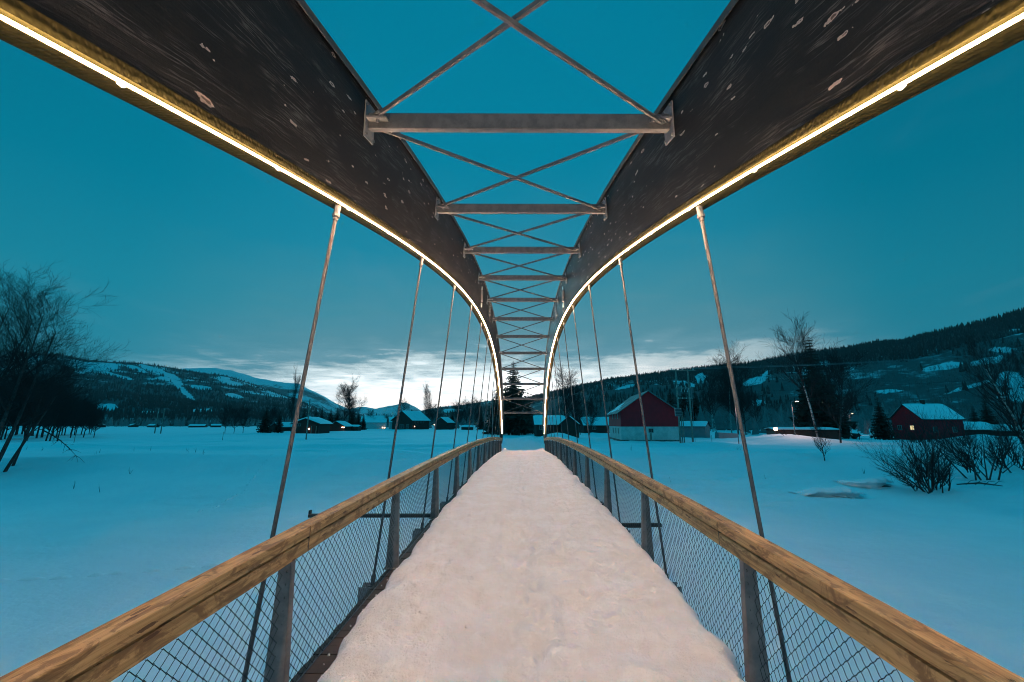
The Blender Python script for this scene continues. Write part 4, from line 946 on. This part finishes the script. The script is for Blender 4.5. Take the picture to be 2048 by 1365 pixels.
bushes('bare_bush', 'low bare shrub in the snow right of the red house', gpt(1920, 70), 7, 15, Hs=(1.5, 2.6))
for i in range(2): mkvar('lbirch%d' % i, bare_tree(600 + i, 10.5, .15, (-.34 + .12 * i, 0), 3, .25, .36, .85, .013, .10), 'birch', 'twig')
tree('birch_tree', 'white stemmed birch leaning left in from the right edge, lower one', 'tree', 'lbirch0', gpt(2070, 39), 0, 1.05)
tree('birch_tree', 'white stemmed birch leaning left in from the right edge, higher one', 'tree', 'lbirch1', gpt(2050, 43), 0.1, 1.05)
tree('birch_tree', 'birch outside the right edge with crown twigs reaching in', 'tree', 'lbirch0', gpt(2150, 44), -.1, 1.0)
rd = random.Random(90); weed = []
for i in range(26):
    px = rd.choice([rd.uniform(60, 420), rd.uniform(1180, 2040)]); Y = rd.uniform(36, 62); X, Y, Z = gpt(px, Y)
    mb = MB()
    for k in range(rd.randint(2, 5)):
        e = Vector((rd.uniform(-.25, .25), rd.uniform(-.1, .1), rd.uniform(.25, .7))); mb.tube([(0, 0, -.1), e * .55, e], [.009, .007, .004], 3)
    o_ = mb.build('weed_stalk', M['twig'], None, loc=(X, Y, Z)); tag(o_, 'thin dry weed stalks poking out of the river bank snow', 'weed', 'dry weed stalks on the river banks')
# dead branch lying on the bank
mb = MB(); a = Vector(gpt(1880, 38)) + Vector((0, -.5, .25)); c_ = Vector(gpt(1960, 38)) + Vector((0, -.8, .15)); mb.tube([a, a.lerp(c_, .5) + Vector((0, 0, .18)), c_], [.05, .07, .03], 5)
for f_ in (.2, .4, .6, .8):
    p = a.lerp(c_, f_); mb.tube([p, p + Vector((.4, -.1, .35)), p + Vector((.9, -.1, .3))], [.03, .02, .01], 4)
tag(mb.build('fallen_branch', M['bark']), 'dark broken branch lying in front of the right bank shrubs', 'branch')
# undercut snow ledges above small open holes in the river ice
def ledge(label, px0, px1, Y, h, seed):
    a, b_ = pt(px0, 980, Y), pt(px1, 980, Y); n = 40; rows = []
    for i in range(n + 1):
        f_ = i / n; x = a[0] + (b_[0] - a[0]) * f_; w_ = math.sin(f_ * PI) ** .5; yy = Y - w_ * 1.1 + .35 * float(fbm(f_ * 5, 0., 3, seed)) * 3; z = gz(x, Y + .6)
        hh = (h + .9 * float(fbm(f_ * 7, 1., 3, seed + 2)) * .6) * w_
        z = gz(x, yy + 1.6) 
        rows.append([(x, yy + 2.6, gz(x, yy + 2.6) - .03), (x, yy + 1.4, z + hh * .5), (x, yy + .5, z + hh * .95), (x, yy, z + hh), (x, yy - .28, z + hh * .86), (x, yy - .34, z + hh * .62), (x, yy - .15, z + hh * .5), (x, yy + .28, z + hh * .38), (x, yy + .5, z - .08), (x, yy + .45, z - .45)])
    mb = MB(); mb.quadgrid(rows); o_ = mb.build('snow_ledge', M['eroded'] if False else M['snow'], None, True)
    tag(o_, kind='structure'); mb = MB()
    rows = [[(r[8][0], r[8][1] - .02 - .10 * math.sin(i / n * PI), r[7][2] - .10), (r[8][0], r[8][1] - .28 * math.sin(i / n * PI), min(r[8][2], gz(r[8][0], r[8][1])) - .02), (r[8][0], r[8][1] - .5 - .45 * math.sin(i / n * PI), gz(r[8][0], r[8][1] - .5 - .45 * math.sin(i / n * PI)) + .03)] for i, r in enumerate(rows)]
    mb.quadgrid(rows); tag(mb.build('bare_bank', M['snow'], None, True), kind='structure')
    mb = MB(); cx_, cy_ = (a[0] + b_[0]) / 2 + .5, Y - .9; zc = gz(cx_, cy_)
    V = []
    for k in range(28):
        an = 2 * PI * k / 28; r_ = 1 + .5 * float(fbm(math.cos(an) * 2, math.sin(an) * 2, 3, seed + 8)); xx, yy = cx_ + math.cos(an) * (b_[0] - a[0]) * .24 * r_, cy_ + .35 + math.sin(an) * .5 * r_; V.append((xx, yy, gz(xx, yy) + .035))
    mb.poly(*V); tag(mb.build('open_water_hole', M['ice']), kind='structure')
ledge('', 1600, 1722, 35.5, .85, 3); ledge('', 1690, 1782, 39.0, .7, 9)

# ------------------------------------------------------------------ buildings
def house(name, label, px, Y, L, Dp, hw, rise, rot=0, wall='brown', roof='roofdark', snow=.3, base=0.0, overhang=.5, windows=(), lights=(), doors=(), cat='house', z=None, chimney=False, basemat='conc', posts=()):
    """ridge runs along local x; (windows: face, u, z, w, h, lit) face f/b = long sides -y/+y, l/r = gables"""
    X, Y, Z = gpt(px, Y); Z = Z if z is None else z
    r_ = thing(name, label, cat, (X, Y, Z), rot)
    if base > 0:
        mb = MB(); mb.box(-L / 2 + .02, L / 2 - .02, -Dp / 2 + .02, Dp / 2 - .02, -1.2, base); mb.build('base_wall', M[basemat], r_)
    mb = MB(); z0 = base if base > 0 else -.6
    a, d = L / 2, Dp / 2; v = [(-a, -d, z0), (a, -d, z0), (a, d, z0), (-a, d, z0), (-a, -d, hw), (a, -d, hw), (a, d, hw), (-a, d, hw), (-a, 0, hw + rise), (a, 0, hw + rise)]
    mb.v = v; mb.f = [(0, 1, 5, 4), (2, 3, 7, 6), (1, 2, 6, 9, 5), (3, 0, 4, 8, 7), (3, 2, 1, 0), (4, 5, 9, 8), (6, 7, 8, 9)]; mb.build('wall', M[wall], r_)
    sl = rise / d; oh = overhang; e = d + oh; ze = hw - oh * sl; A = a + oh
    mb = MB(); th = .14
    for s_ in (-1, 1):
        mb.hexa([(-A, s_ * e, ze + .01), (A, s_ * e, ze + .01), (A, 0, hw + rise + .01), (-A, 0, hw + rise + .01), (-A, s_ * e, ze + th), (A, s_ * e, ze + th), (A, 0, hw + rise + th), (-A, 0, hw + rise + th)])
    rf = mb.build('roof', M[roof], r_)
    if snow > 0:
        mb = MB(); n = 16; rows = []
        for i in range(n + 1):
            x = -A + .05 + (2 * A - .1) * i / n; row = []
            ex = 1 - abs(2 * i / n - 1) ** 8
            for s_ in np.linspace(-1, 1, 15):
                yy = s_ * (e - .04); zz = hw + rise - abs(s_) * (hw + rise - ze) + th; hh = snow * (1 - abs(s_) ** 10) * (.35 + .65 * ex) * (1 + .6 * float(fbm(x * .6 + px, yy * .6, 3, 5)))
                rr = .25 * math.exp(-(s_ * 6) ** 2) * min(rise, 2) * .25
                row.append((x, yy, zz + max(hh, .02) - rr))
            rows.append(row)
        mb.quadgrid(rows)
        for s_ in (0, 14):      # snow edge faces
            for i in range(n):
                p, q_ = rows[i][s_], rows[i + 1][s_]; mb.poly(p, q_, (q_[0], q_[1], ze + th), (p[0], p[1], ze + th))
        for i in (0, n):
            for s_ in range(14):
                p, q_ = rows[i][s_], rows[i][s_ + 1]; f1 = hw + rise - abs(p[1]) / (e - .04) * (hw + rise - ze) + th; f2 = hw + rise - abs(q_[1]) / (e - .04) * (hw + rise - ze) + th; mb.poly(p, q_, (q_[0], q_[1], f2), (p[0], p[1], f1))
        mb.build('roof_snow', M['snow'], rf, True)
    if chimney: mb = MB(); mb.box(-.35, .35, -.3, .3, hw + rise - .5, hw + rise + 1.2); mb.build('chimney', M['brown'], rf)
    def face(fc, u, zc, w, h, dep):
        if fc == 'f': return (u - w / 2, u + w / 2, -d - dep, -d + .01, zc - h / 2, zc + h / 2)
        if fc == 'b': return (u - w / 2, u + w / 2, d - .01, d + dep, zc - h / 2, zc + h / 2)
        if fc == 'l': return (-a - dep, -a + .01, u - w / 2, u + w / 2, zc - h / 2, zc + h / 2)
        return (a - .01, a + dep, u - w / 2, u + w / 2, zc - h / 2, zc + h / 2)
    for (fc, u, zc, w, h, lit) in windows:
        fr = empty('window', parent=r_); mb = MB(); x0, x1, y0, y1, z0_, z1_ = face(fc, u, zc, w, h, .03); mb.box(x0, x1, y0, y1, z0_, z1_); mb.build('pane', M['lit' if lit else 'glass'], fr)
        mb = MB(); t_ = .09; X0, X1, Y0_, Y1_, ZZ0, ZZ1 = face(fc, u, zc, w, h, .07)
        if fc in 'fb':
            for (p, q_, r1, r2) in ((X0 - t_, X0, ZZ0 - t_, ZZ1 + t_), (X1, X1 + t_, ZZ0 - t_, ZZ1 + t_), (X0, X1, ZZ1, ZZ1 + t_), (X0, X1, ZZ0 - t_, ZZ0), ((X0 + X1) / 2 - .03, (X0 + X1) / 2 + .03, ZZ0, ZZ1)): mb.box(p, q_, Y0_, Y1_, r1, r2)
        else:
            for (p, q_, r1, r2) in ((Y0_ - t_, Y0_, ZZ0 - t_, ZZ1 + t_), (Y1_, Y1_ + t_, ZZ0 - t_, ZZ1 + t_), (Y0_, Y1_, ZZ1, ZZ1 + t_), (Y0_, Y1_, ZZ0 - t_, ZZ0), ((Y0_ + Y1_) / 2 - .03, (Y0_ + Y1_) / 2 + .03, ZZ0, ZZ1)): mb.box(X0, X1, p, q_, r1, r2)
        mb.build('frame', M['trim'], fr)
    for (fc, u, zc, w, h) in doors:
        mb = MB(); mb.box(*face(fc, u, zc, w, h, .05)); dr = mb.build('door', M['trim'] if wall != 'brown' else M['pole'], r_)
    for (fc, u, zc) in lights:
        mb = MB(); c = face(fc, u, zc, .5, .45, .3); mb.box((c[0] + c[1]) / 2 - .2, (c[0] + c[1]) / 2 + .2, (c[2] + c[3]) / 2 - .2, (c[2] + c[3]) / 2 + .2, c[4], c[5]); mb.build('porch_light', M['bulb'], r_, bevel=.1)
    for (x, y_, h) in posts:
        mb = MB(); mb.box(x - .1, x + .1, y_ - .1, y_ + .1, -.5, h); mb.build('porch_post', M['pole'], r_)
    return r_
# --- big red barn
bz = 2.4
barn = house('red_barn', 'large dark red barn with pale concrete base and grey roof, right of the bridge', 1281, 96, 18.5, 11.6, 6.1, 4.05, R(90 - 4), 'red', 'slate', 0, 3.0, .75,
    windows=[('b', x, 5.25, .55, 1.1, 0) for x in (-5.6, -1.8, 2.0)] + [('b', x, 2.1, .6, 1.0, 0) for x in (-5.6, -1.8, 2.0)] + [('l', -1.2 + 1.0, 2.2, .8, .7, 0)], cat='barn', z=bz)
mb = MB(); a = 9.25; mb.box(-a - .04, a + .04, -5.84, 5.84, -1.2, .35); mb.build('stone_footing', M['stone'], barn)
for o_ in barn.children:
    if o_.name.startswith('roof'): RB = o_
mb = MB(); rd = random.Random(4)          # patches of snow left on the near slope
for (x0, x1, f0, f1) in ((-1.5, 5.5, .60, .93), (2.5, 8.3, .40, .70), (-5.0, -2.6, .72, .80), (5.5, 8.8, .74, .97)):
    rows = []; n = 12
    for i in range(n + 1):
        x = x0 + (x1 - x0) * i / n; row = []; w_ = math.sin(PI * min(1, max(0, i / n))) ** .5; fc_ = (f0 + f1) / 2 + .05 * float(fbm(x, 2., 3, 7)) * 4
        for k in range(7):
            ff = fc_ + (k / 6 - .5) * (f1 - f0) * w_ * (1 + .8 * float(fbm(x * 1.2, k * .3, 2, 6))); e = 5.8 + .75; yy = ff * e; zz = 6.1 + 4.05 - ff * (4.05 + .75 * 4.05 / 5.8) + .15
            row.append((x, yy, zz + .05 * math.sin(PI * k / 6)))
        rows.append(row)
    mb.quadgrid(rows)
mb.build('snow_patch', M['snow'], RB, True)
mb = MB(); mb.box(-9.34, -9.28, -.28, .06, -.3, 1.75); mb.build('plank_post', M['pole'], barn)
# --- red house on the right
house('red_house', 'dark red house with one lit window under a smooth snow roof, far right', 1853, 104, 10.0, 8.0, 4.9, 3.3, R(3), 'red', 'roofdark', .35, 0, .5,
      windows=[('l', -1.2, 2.7, .9, 1.0, 1), ('l', 2.0, 2.7, .9, 1.0, 0), ('f', -2.2, 2.3, 1.0, 1.1, 0), ('f', 2.6, 2.3, 1.0, 1.1, 0)], chimney=True)
house('snowy_shed', 'small brown shed almost buried in snow right of the red house', 1936, 104, 8.0, 5.0, 2.6, 1.2, R(-8), 'brown', 'roofdark', .6, 0, .5, cat='shed')
house('snowy_shed', 'low snow covered outbuilding in front of the right dark spruce', 1990, 104, 9.0, 5.0, 2.2, .9, R(5), 'brown', 'roofdark', .6, 0, .4, cat='shed')
# --- grey shed behind the twin poles
house('grey_shed', 'grey green board shed behind the twin pole stand', 1386, 106, 6.6, 5.2, 2.7, 1.1, R(-35), 'grey', 'roofdark', .12, 0, .35, cat='shed')
# --- tarpaulin covered box
X, Y, Z = gpt(1452, 98); mb = MB(); mb.hexa([(-2.4, -1, -.2), (2.3, -1, -.2), (2.3, 1, -.2), (-2.4, 1, -.2), (-2.3, -.95, 1.35), (2.1, -.95, 1.1), (2.1, .95, 1.1), (-2.3, .95, 1.35)])
for x in (-1.2, 0, 1.1): mb.bar((x, -1.02, 0), (x, -.99, 1.2), .05, .03)
tag(mb.build('covered_trailer', M['tarp'], None, bevel=.06, loc=(X, Y, Z)), 'grey tarpaulin covered box standing in the snow right of the grey shed', 'trailer')
# --- flat roofed dark building with a light
fl = house('flat_garage', 'long low dark garage with snow on its flat roof behind the middle lamp', 1600, 98, 12.6, 6, 2.3, .25, R(-12), 'brown', 'roofdark', .25, 0, .5, cat='garage')
# --- dark hut and cabin right of the bridge foot
house('dark_cabin', 'dark cabin with snowy roof just right of the bridge foot', 1098, 118, 7.6, 6, 2.8, 2.0, R(4), 'brown', 'roofdark', .3, 0, .7, windows=[('f', -2.5, 1.8, .8, 1, 0)], cat='cabin', z=3.2)
house('dark_boathouse', 'black gabled hut with its pointed front to the bridge, behind the hangers', 1140, 112, 6.5, 4.4, 3.0, 1.8, R(80), 'brown', 'roofdark', .12, 0, .4, cat='hut', z=3.0)
house('village_house', 'snow roofed house half hidden behind the left side of the big red barn', 1192, 170, 12, 8, 3.2, 2.6, R(8), 'brown', 'roofdark', .5, 0, .6, windows=[('f', -2, 1.9, 1.2, 1.0, 0)], lights=[('f', 4.5, .9)])
# --- village on the left
house('village_house', 'dark house with a bulging snow roof and an open carport with a lamp', 625, 166, 12.5, 9, 3.6, 1.7, R(96), 'brown', 'roofdark', .75, 0, 1.0, windows=[('l', 2.6, 3.0, 1.4, .7, 0)], lights=[('l', -1.2, 1.5)], posts=[(-6.7, -3.9, 2.6), (-6.7, -2.2, 2.6), (-6.7, -.6, 2.6)])
house('village_house', 'small dark gabled house with two glowing porch lights', 681, 214, 9.5, 8.0, 2.7, 2.1, R(90), 'brown', 'roofdark', .35, 0, .8, lights=[('l', 3.8, 2.0), ('l', -3.0, 2.0), ('l', -3.9, 2.0)])
house('low_carport', 'small snow topped carport right of the house with two porch lights', 711, 220, 4.5, 4, 1.9, .4, 0, 'brown', 'roofdark', .5, 0, .3, cat='carport')
house('village_house', 'low hut with snow roof left of the carport house', 566, 200, 8, 6, 2.2, 1.6, R(70), 'brown', 'roofdark', .5, 0, .6, cat='hut')
house('village_house', 'pale house deep in snow with two headlights beside it', 748, 300, 16, 11, 4.6, 4.0, R(15), 'white', 'roofdark', .6, 0, .6, lights=[('f', 6.2, .9), ('f', 7.6, .9)])
house('village_house', 'big brown house with wide snow roof and one wall lamp in the village middle', 822, 285, 19, 15.5, 6.2, 5.6, R(68), 'brown', 'roofdark', .5, 0, .9,
      windows=[('l', -4.4, 2.0, 1.6, 2.6, 0), ('l', 0, 2.0, 3.2, 2.6, 0), ('l', 4.4, 2.0, 1.6, 2.6, 0), ('f', -6, 5.0, 1.0, 1.6, 0), ('f', -3, 5.0, 1.0, 1.6, 0), ('f', 0, 5.0, 1.0, 1.6, 0), ('f', 3, 5.0, 1.0, 1.6, 0)], lights=[('f', -6.8, 2.0)], chimney=True)
house('village_house', 'pale snowy annex behind the left corner of the big brown house', 792, 292, 9, 9, 4.6, 3.0, R(20), 'white', 'roofdark', .6, 0, .5)
house('village_hut', 'small brown gabled hut with white lamp right of the poplars', 889, 275, 9.6, 8.6, 4.6, 2.9, R(72), 'brown', 'roofdark', .45, 0, .7, lights=[('l', 4.6, 3.1)], cat='hut')
house('snow_capped_shed', 'long low shed with a thick white snow cap', 935, 255, 6.8, 3, 1.5, .2, 0, 'brown', 'roofdark', .95, 0, .2, cat='shed')
for i, (px, w_, lab) in enumerate(((204, 9, 'farthest left of the tiny snow roofed houses under the left hill'), (267, 9, 'tiny house second from left under the left hill'),
     (307, 10, 'tiny snow roofed house behind the two poles in the left field'), (396, 18, 'long low tiny farmhouse under the left hill'), (432, 11, 'tiny house just left of the bare bushy trees'))):
    house('distant_house', lab, px, 430, w_ * .75, 6, 1.7, 1.3, R(i * 23 - 50), 'brown', 'roofdark', .25, 0, .3)

# ------------------------------------------------------------------ poles, lamps
def pole(name, label, px, Y, H, arms, cat='pole', r0=.15):
    loc = gpt(px, Y); r_ = thing(name, label, cat, loc); mb = MB(); mb.tube([(0, 0, -.4), (0, 0, H)], [r0, r0 * .75], 10); mb.build('mast', M['pole'], r_, True)
    for (z, w) in arms:
        mb = MB(); mb.box(-w / 2, w / 2, -.07, .07, z - .08, z + .08); ar = mb.build('crossarm', M['pole'], r_); 
        for x in (-w / 2 + .1, w / 2 - .1): mb = MB(); mb.tube([(x, 0, z + .08), (x, 0, z + .32)], [.05, .03], 6); mb.build('insulator', M['insul'], ar)
    return r_
pole('utility_pole', 'wooden T shaped utility pole in front of the carport house', 615, 96, 9.0, [(8.5, 3.4)])
pole('utility_pole', 'left one of two short dark poles in the left snowfield', 312, 164, 9.2, [], r0=.2)
pole('utility_pole', 'right one of two short dark poles in the left snowfield', 324, 163, 9.4, [], r0=.2)
pole('utility_pole', 'left one of the two poles beside the dark thicket', 180, 250, 9.5, [], r0=.22)
pole('utility_pole', 'right one of the two poles beside the dark thicket', 189, 252, 11, [], r0=.22)
pole('snow_stake', 'thin stake marking the snowfield right of the left bank trees', 155, 74, 2.0, [], 'stake', .05)
pole('snow_stake', 'thin stake in the snow in front of the bare bushy trees', 449, 92, 1.8, [], 'stake', .05)
pole('snow_stake', 'thin stake in the snow right of the twin pole stand', 1421, 78, 1.6, [], 'stake', .04)
# twin pole stand with transformer
loc = gpt(1371, 71); tp = thing('transformer_poles', 'pair of tall timber poles with crossbars and a small transformer in front of the barn', 'power pole', loc)
g = 2.05
for x in (-g / 2, g / 2): mb = MB(); mb.tube([(x, 0, -.4), (x, 0, 12.2)], [.17, .12], 10); mb.build('mast', M['pole'], tp, True)
for (x, h) in ((-g / 2 + .42, 5.6), (-g / 2 + .7, 5.0)): mb = MB(); mb.tube([(x, .1, -.4), (x, .1, h)], .09, 8); mb.build('short_mast', M['pole'], tp, True)
mb = MB(); mb.tube([(g / 2 + .42, .1, -.3), (g / 2 + .42, .1, 9)], .03, 6); mb.build('conduit', M['lamp'], tp)
for z, w_ in ((9.0, 3.0), (7.3, 2.6), (12.0, 4.4)):
    mb = MB(); mb.box(-w_ / 2 + .1, w_ / 2 + .1, -.24, -.14, z - .07, z + .07); ar = mb.build('crossarm', M['pole'], tp)
    for i in range(4 if z < 12 else 3): x = -w_ / 2 + .4 + i * (w_ - .7) / (3 if z < 12 else 2); mb = MB(); mb.tube([(x, -.19, z + (.07 if z > 8 else -.1)), (x, -.19, z + (.42 if z > 8 else .12))], [.08, .05], 8); mb.build('insulator', M['insul'], ar)
for i in range(3): mb = MB(); x = -.2 + i * .55; mb.tube([(x, -.2, 8.95), (x - .25, -.2, 8.3)], .045, 6); mb.build('fuse_link', M['insul'], tp)
mb = MB(); mb.box(-1.75, -.75, -.75, -.2, 4.3, 5.6); tf = mb.build('transformer', M['lamp'], tp, bevel=.06)
mb = MB()
for i in range(5): mb.box(-1.82, -.68, -.80 - .02, -.765, 4.42 + i * .24, 4.52 + i * .24)
mb.build('cooling_fin', M['dark'], tf)
def wire(a, b_, sag, r=.02):
    a = Vector(a); b_ = Vector(b_); mb = MB(); n = 24; P = [a.lerp(b_, i / n) - Vector((0, 0, sag * 4 * (i / n) * (1 - i / n))) for i in range(n + 1)]; mb.tube(P, r, 3); return mb
top = Vector(loc)
for i, (dx_, dz_) in enumerate(((-1.9, 12.3), (0, 12.5), (1.9, 12.3))):
    tag(wire(top + Vector((dx_, 0, dz_)), (104 + dx_, 50, 18.6 + .45 * i), 1.4, .016).build('overhead_wire', M['lamp']), ('lowest', 'middle', 'highest')[i] + ' of three thin overhead lines sagging from the twin poles across the right hillside', 'wire', 'overhead lines from the twin poles')
tag(wire(pt(1400, 786, 120), pt(2140, 748, 70), .5, .022).build('telephone_wire', M['dark']), 'single black line crossing low over the right hillside woods', 'wire')
tag(wire(pt(640, 818, 260), pt(990, 822, 260), .4, .03).build('village_wire', M['dark']), 'thin dark line strung over the village roofs on the left', 'wire')
def lamp(label, px, Y, H, power, arm=.9, es='bulb', head=.6):
    loc = gpt(px, Y); r_ = thing('street_lamp', label, 'street lamp', loc); mb = MB(); mb.tube([(0, 0, -.4), (0, 0, H), ], [.09, .06], 8); mb.tube([(0, 0, H - .05), (arm * .4, 0, H + .06), (arm, 0, H + .08)], .05, 6); mb.build('mast', M['lamp'], r_, True)
    mb = MB(); mb.box(arm - .1, arm + head, -.14, .14, H + .04, H + .16); hd = mb.build('lamp_head', M['lamp'], r_, bevel=.03)
    mb = MB(); mb.box(arm - .02, arm + head - .06, -.11, .11, H - .03, H + .038); mb.build('lens', M[es], hd, bevel=.02)
    if power:
        ld = bpy.data.lights.new('street_lamp_glow', 'SPOT'); ld.energy = power; ld.color = (1, .50, .42); ld.spot_size = R(150); ld.spot_blend = .6; ld.shadow_soft_size = .15
        lo = bpy.data.objects.new('street_lamp_light', ld); COL.objects.link(lo); lo.parent = r_; lo.location = (arm + .25, 0, H - .08)
lamp('slim street lamp left of the others, half behind the long right hanger', 1474, 78, 6.9, 250, -.0 + .1)
lamp('street lamp over the pink lit snow mound, middle one of three', 1588, 84, 6.6, 1500)
lamp('small street lamp left of the red house, farthest of the three', 1701, 150, 7.6, 900)
lamp('tall street lamp left of the big spruce near the lit arch foot', 985, 92, 10.5, 0, .5, 'bulbw')
lamp('low village lamp between the hangers left of the arch foot', 973, 160, 4.6, 0, .2, 'bulb')
# wall lamp at the garage end
X, Y, Z = gpt(1549, 92); mb = MB(); mb.box(-.3, .3, -.25, .25, -.3, .3); wl = mb.build('garage_lamp', M['bulb'], None, bevel=.12, loc=(X, Y - .2, 6 - (858 - 847.6) / F * 92)); tag(wl, 'glowing lamp at the left end of the low dark garage', 'lamp')
mb = MB(); mb.tube([(0, .3, -2.6), (0, .3, .2)], .05, 6); mb.build('bracket', M['dark'], wl)
ld = bpy.data.lights.new('garage_lamp_glow', 'POINT'); ld.energy = 380; ld.color = (1, .48, .42); ld.shadow_soft_size = .3
lo = bpy.data.objects.new('garage_lamp_light', ld); COL.objects.link(lo); lo.parent = wl; lo.location = (0, -.6, .2)

# ------------------------------------------------------------------ two people walking, far right
def person(label, px, Y, H, coat, step, seed):
    X, Y, Z = gpt(px, Y); r_ = thing('person', label, 'person', (X, Y, Z)); s_ = H / 1.75
    J = [(0, 0, .95, .15), (0, 0, 1.15, .15), (0, .01, 1.38, .19), (0, .01, 1.50, .07), (0, -.01, 1.58, .085), (0, -.01, 1.70, .09),
         (-.10, 0, .90, .10), (-.12, -step * .5, .5, .07), (-.12, -step * .4, .08, .055), (-.12, -step * .4 - .12, .04, .045),
         (.10, 0, .90, .10), (.12, step * .35, .5, .07), (.12, step * .75, .08, .055), (.12, step * .75 - .12, .04, .045),
         (-.22, .01, 1.38, .07), (-.30, .05, 1.12, .055), (-.28, -.06, .88, .045), (.22, .01, 1.38, .07), (.30, -.05, 1.12, .055), (.28, -.15, .90, .045)]
    E_ = [(0, 1), (1, 2), (2, 3), (3, 4), (4, 5), (0, 6), (6, 7), (7, 8), (8, 9), (0, 10), (10, 11), (11, 12), (12, 13), (2, 14), (14, 15), (15, 16), (2, 17), (17, 18), (18, 19)]
    me = bpy.data.meshes.new('body'); me.from_pydata([(x * s_, y * s_, z * s_) for x, y, z, _ in J], E_, []); me.materials.append(M['cloth2'] if coat else M['cloth1']); o_ = link('body', me, r_)
    sk = o_.modifiers.new('skin', 'SKIN')
    for v, j in zip(me.skin_vertices[0].data, J): v.radius = (j[3] * s_, j[3] * s_)
    me.skin_vertices[0].data[0].use_root = True; ssd = o_.modifiers.new('sub', 'SUBSURF'); ssd.levels = 1; ssd.render_levels = 1
    mb = MB(); mb.tube([(0, 0, .82 * s_), (0, 0, 1.1 * s_), (0, 0, 1.42 * s_), (0, 0, 1.5 * s_)], [.21 * s_, .19 * s_, .22 * s_, .09 * s_], 10); mb.build('coat', M['cloth1'], r_, True)
person('left one of two dark clad people walking in the snow near the red house', 1708, 108, 1.65, 0, .3, 1)
person('right, slightly taller one of two dark clad people walking in the snow', 1715, 109, 1.78, 1, .35, 2)

# ------------------------------------------------------------------ air between the camera and the far hills
mb = MB(); mb.box(-12500, 12500, -900, 11600, -3.5, 640); m = bpy.data.materials.new('valley_haze'); m.use_nodes = True; t = NT(m.node_tree); t.n.clear()
pv = t.new('ShaderNodeVolumePrincipled'); pv.inputs['Color'].default_value = (0.85, 0.95, 1.0, 1); pv.inputs['Density'].default_value = 0.000045; pv.inputs['Anisotropy'].default_value = 0.2
ou = t.new('ShaderNodeOutputMaterial'); t.l.new(pv.outputs[0], ou.inputs['Volume']); mb.f = [tuple(reversed(f)) for f in mb.f] if False else mb.f
tag(mb.build('haze', m), kind='stuff'); S.cycles.volume_bounces = 0
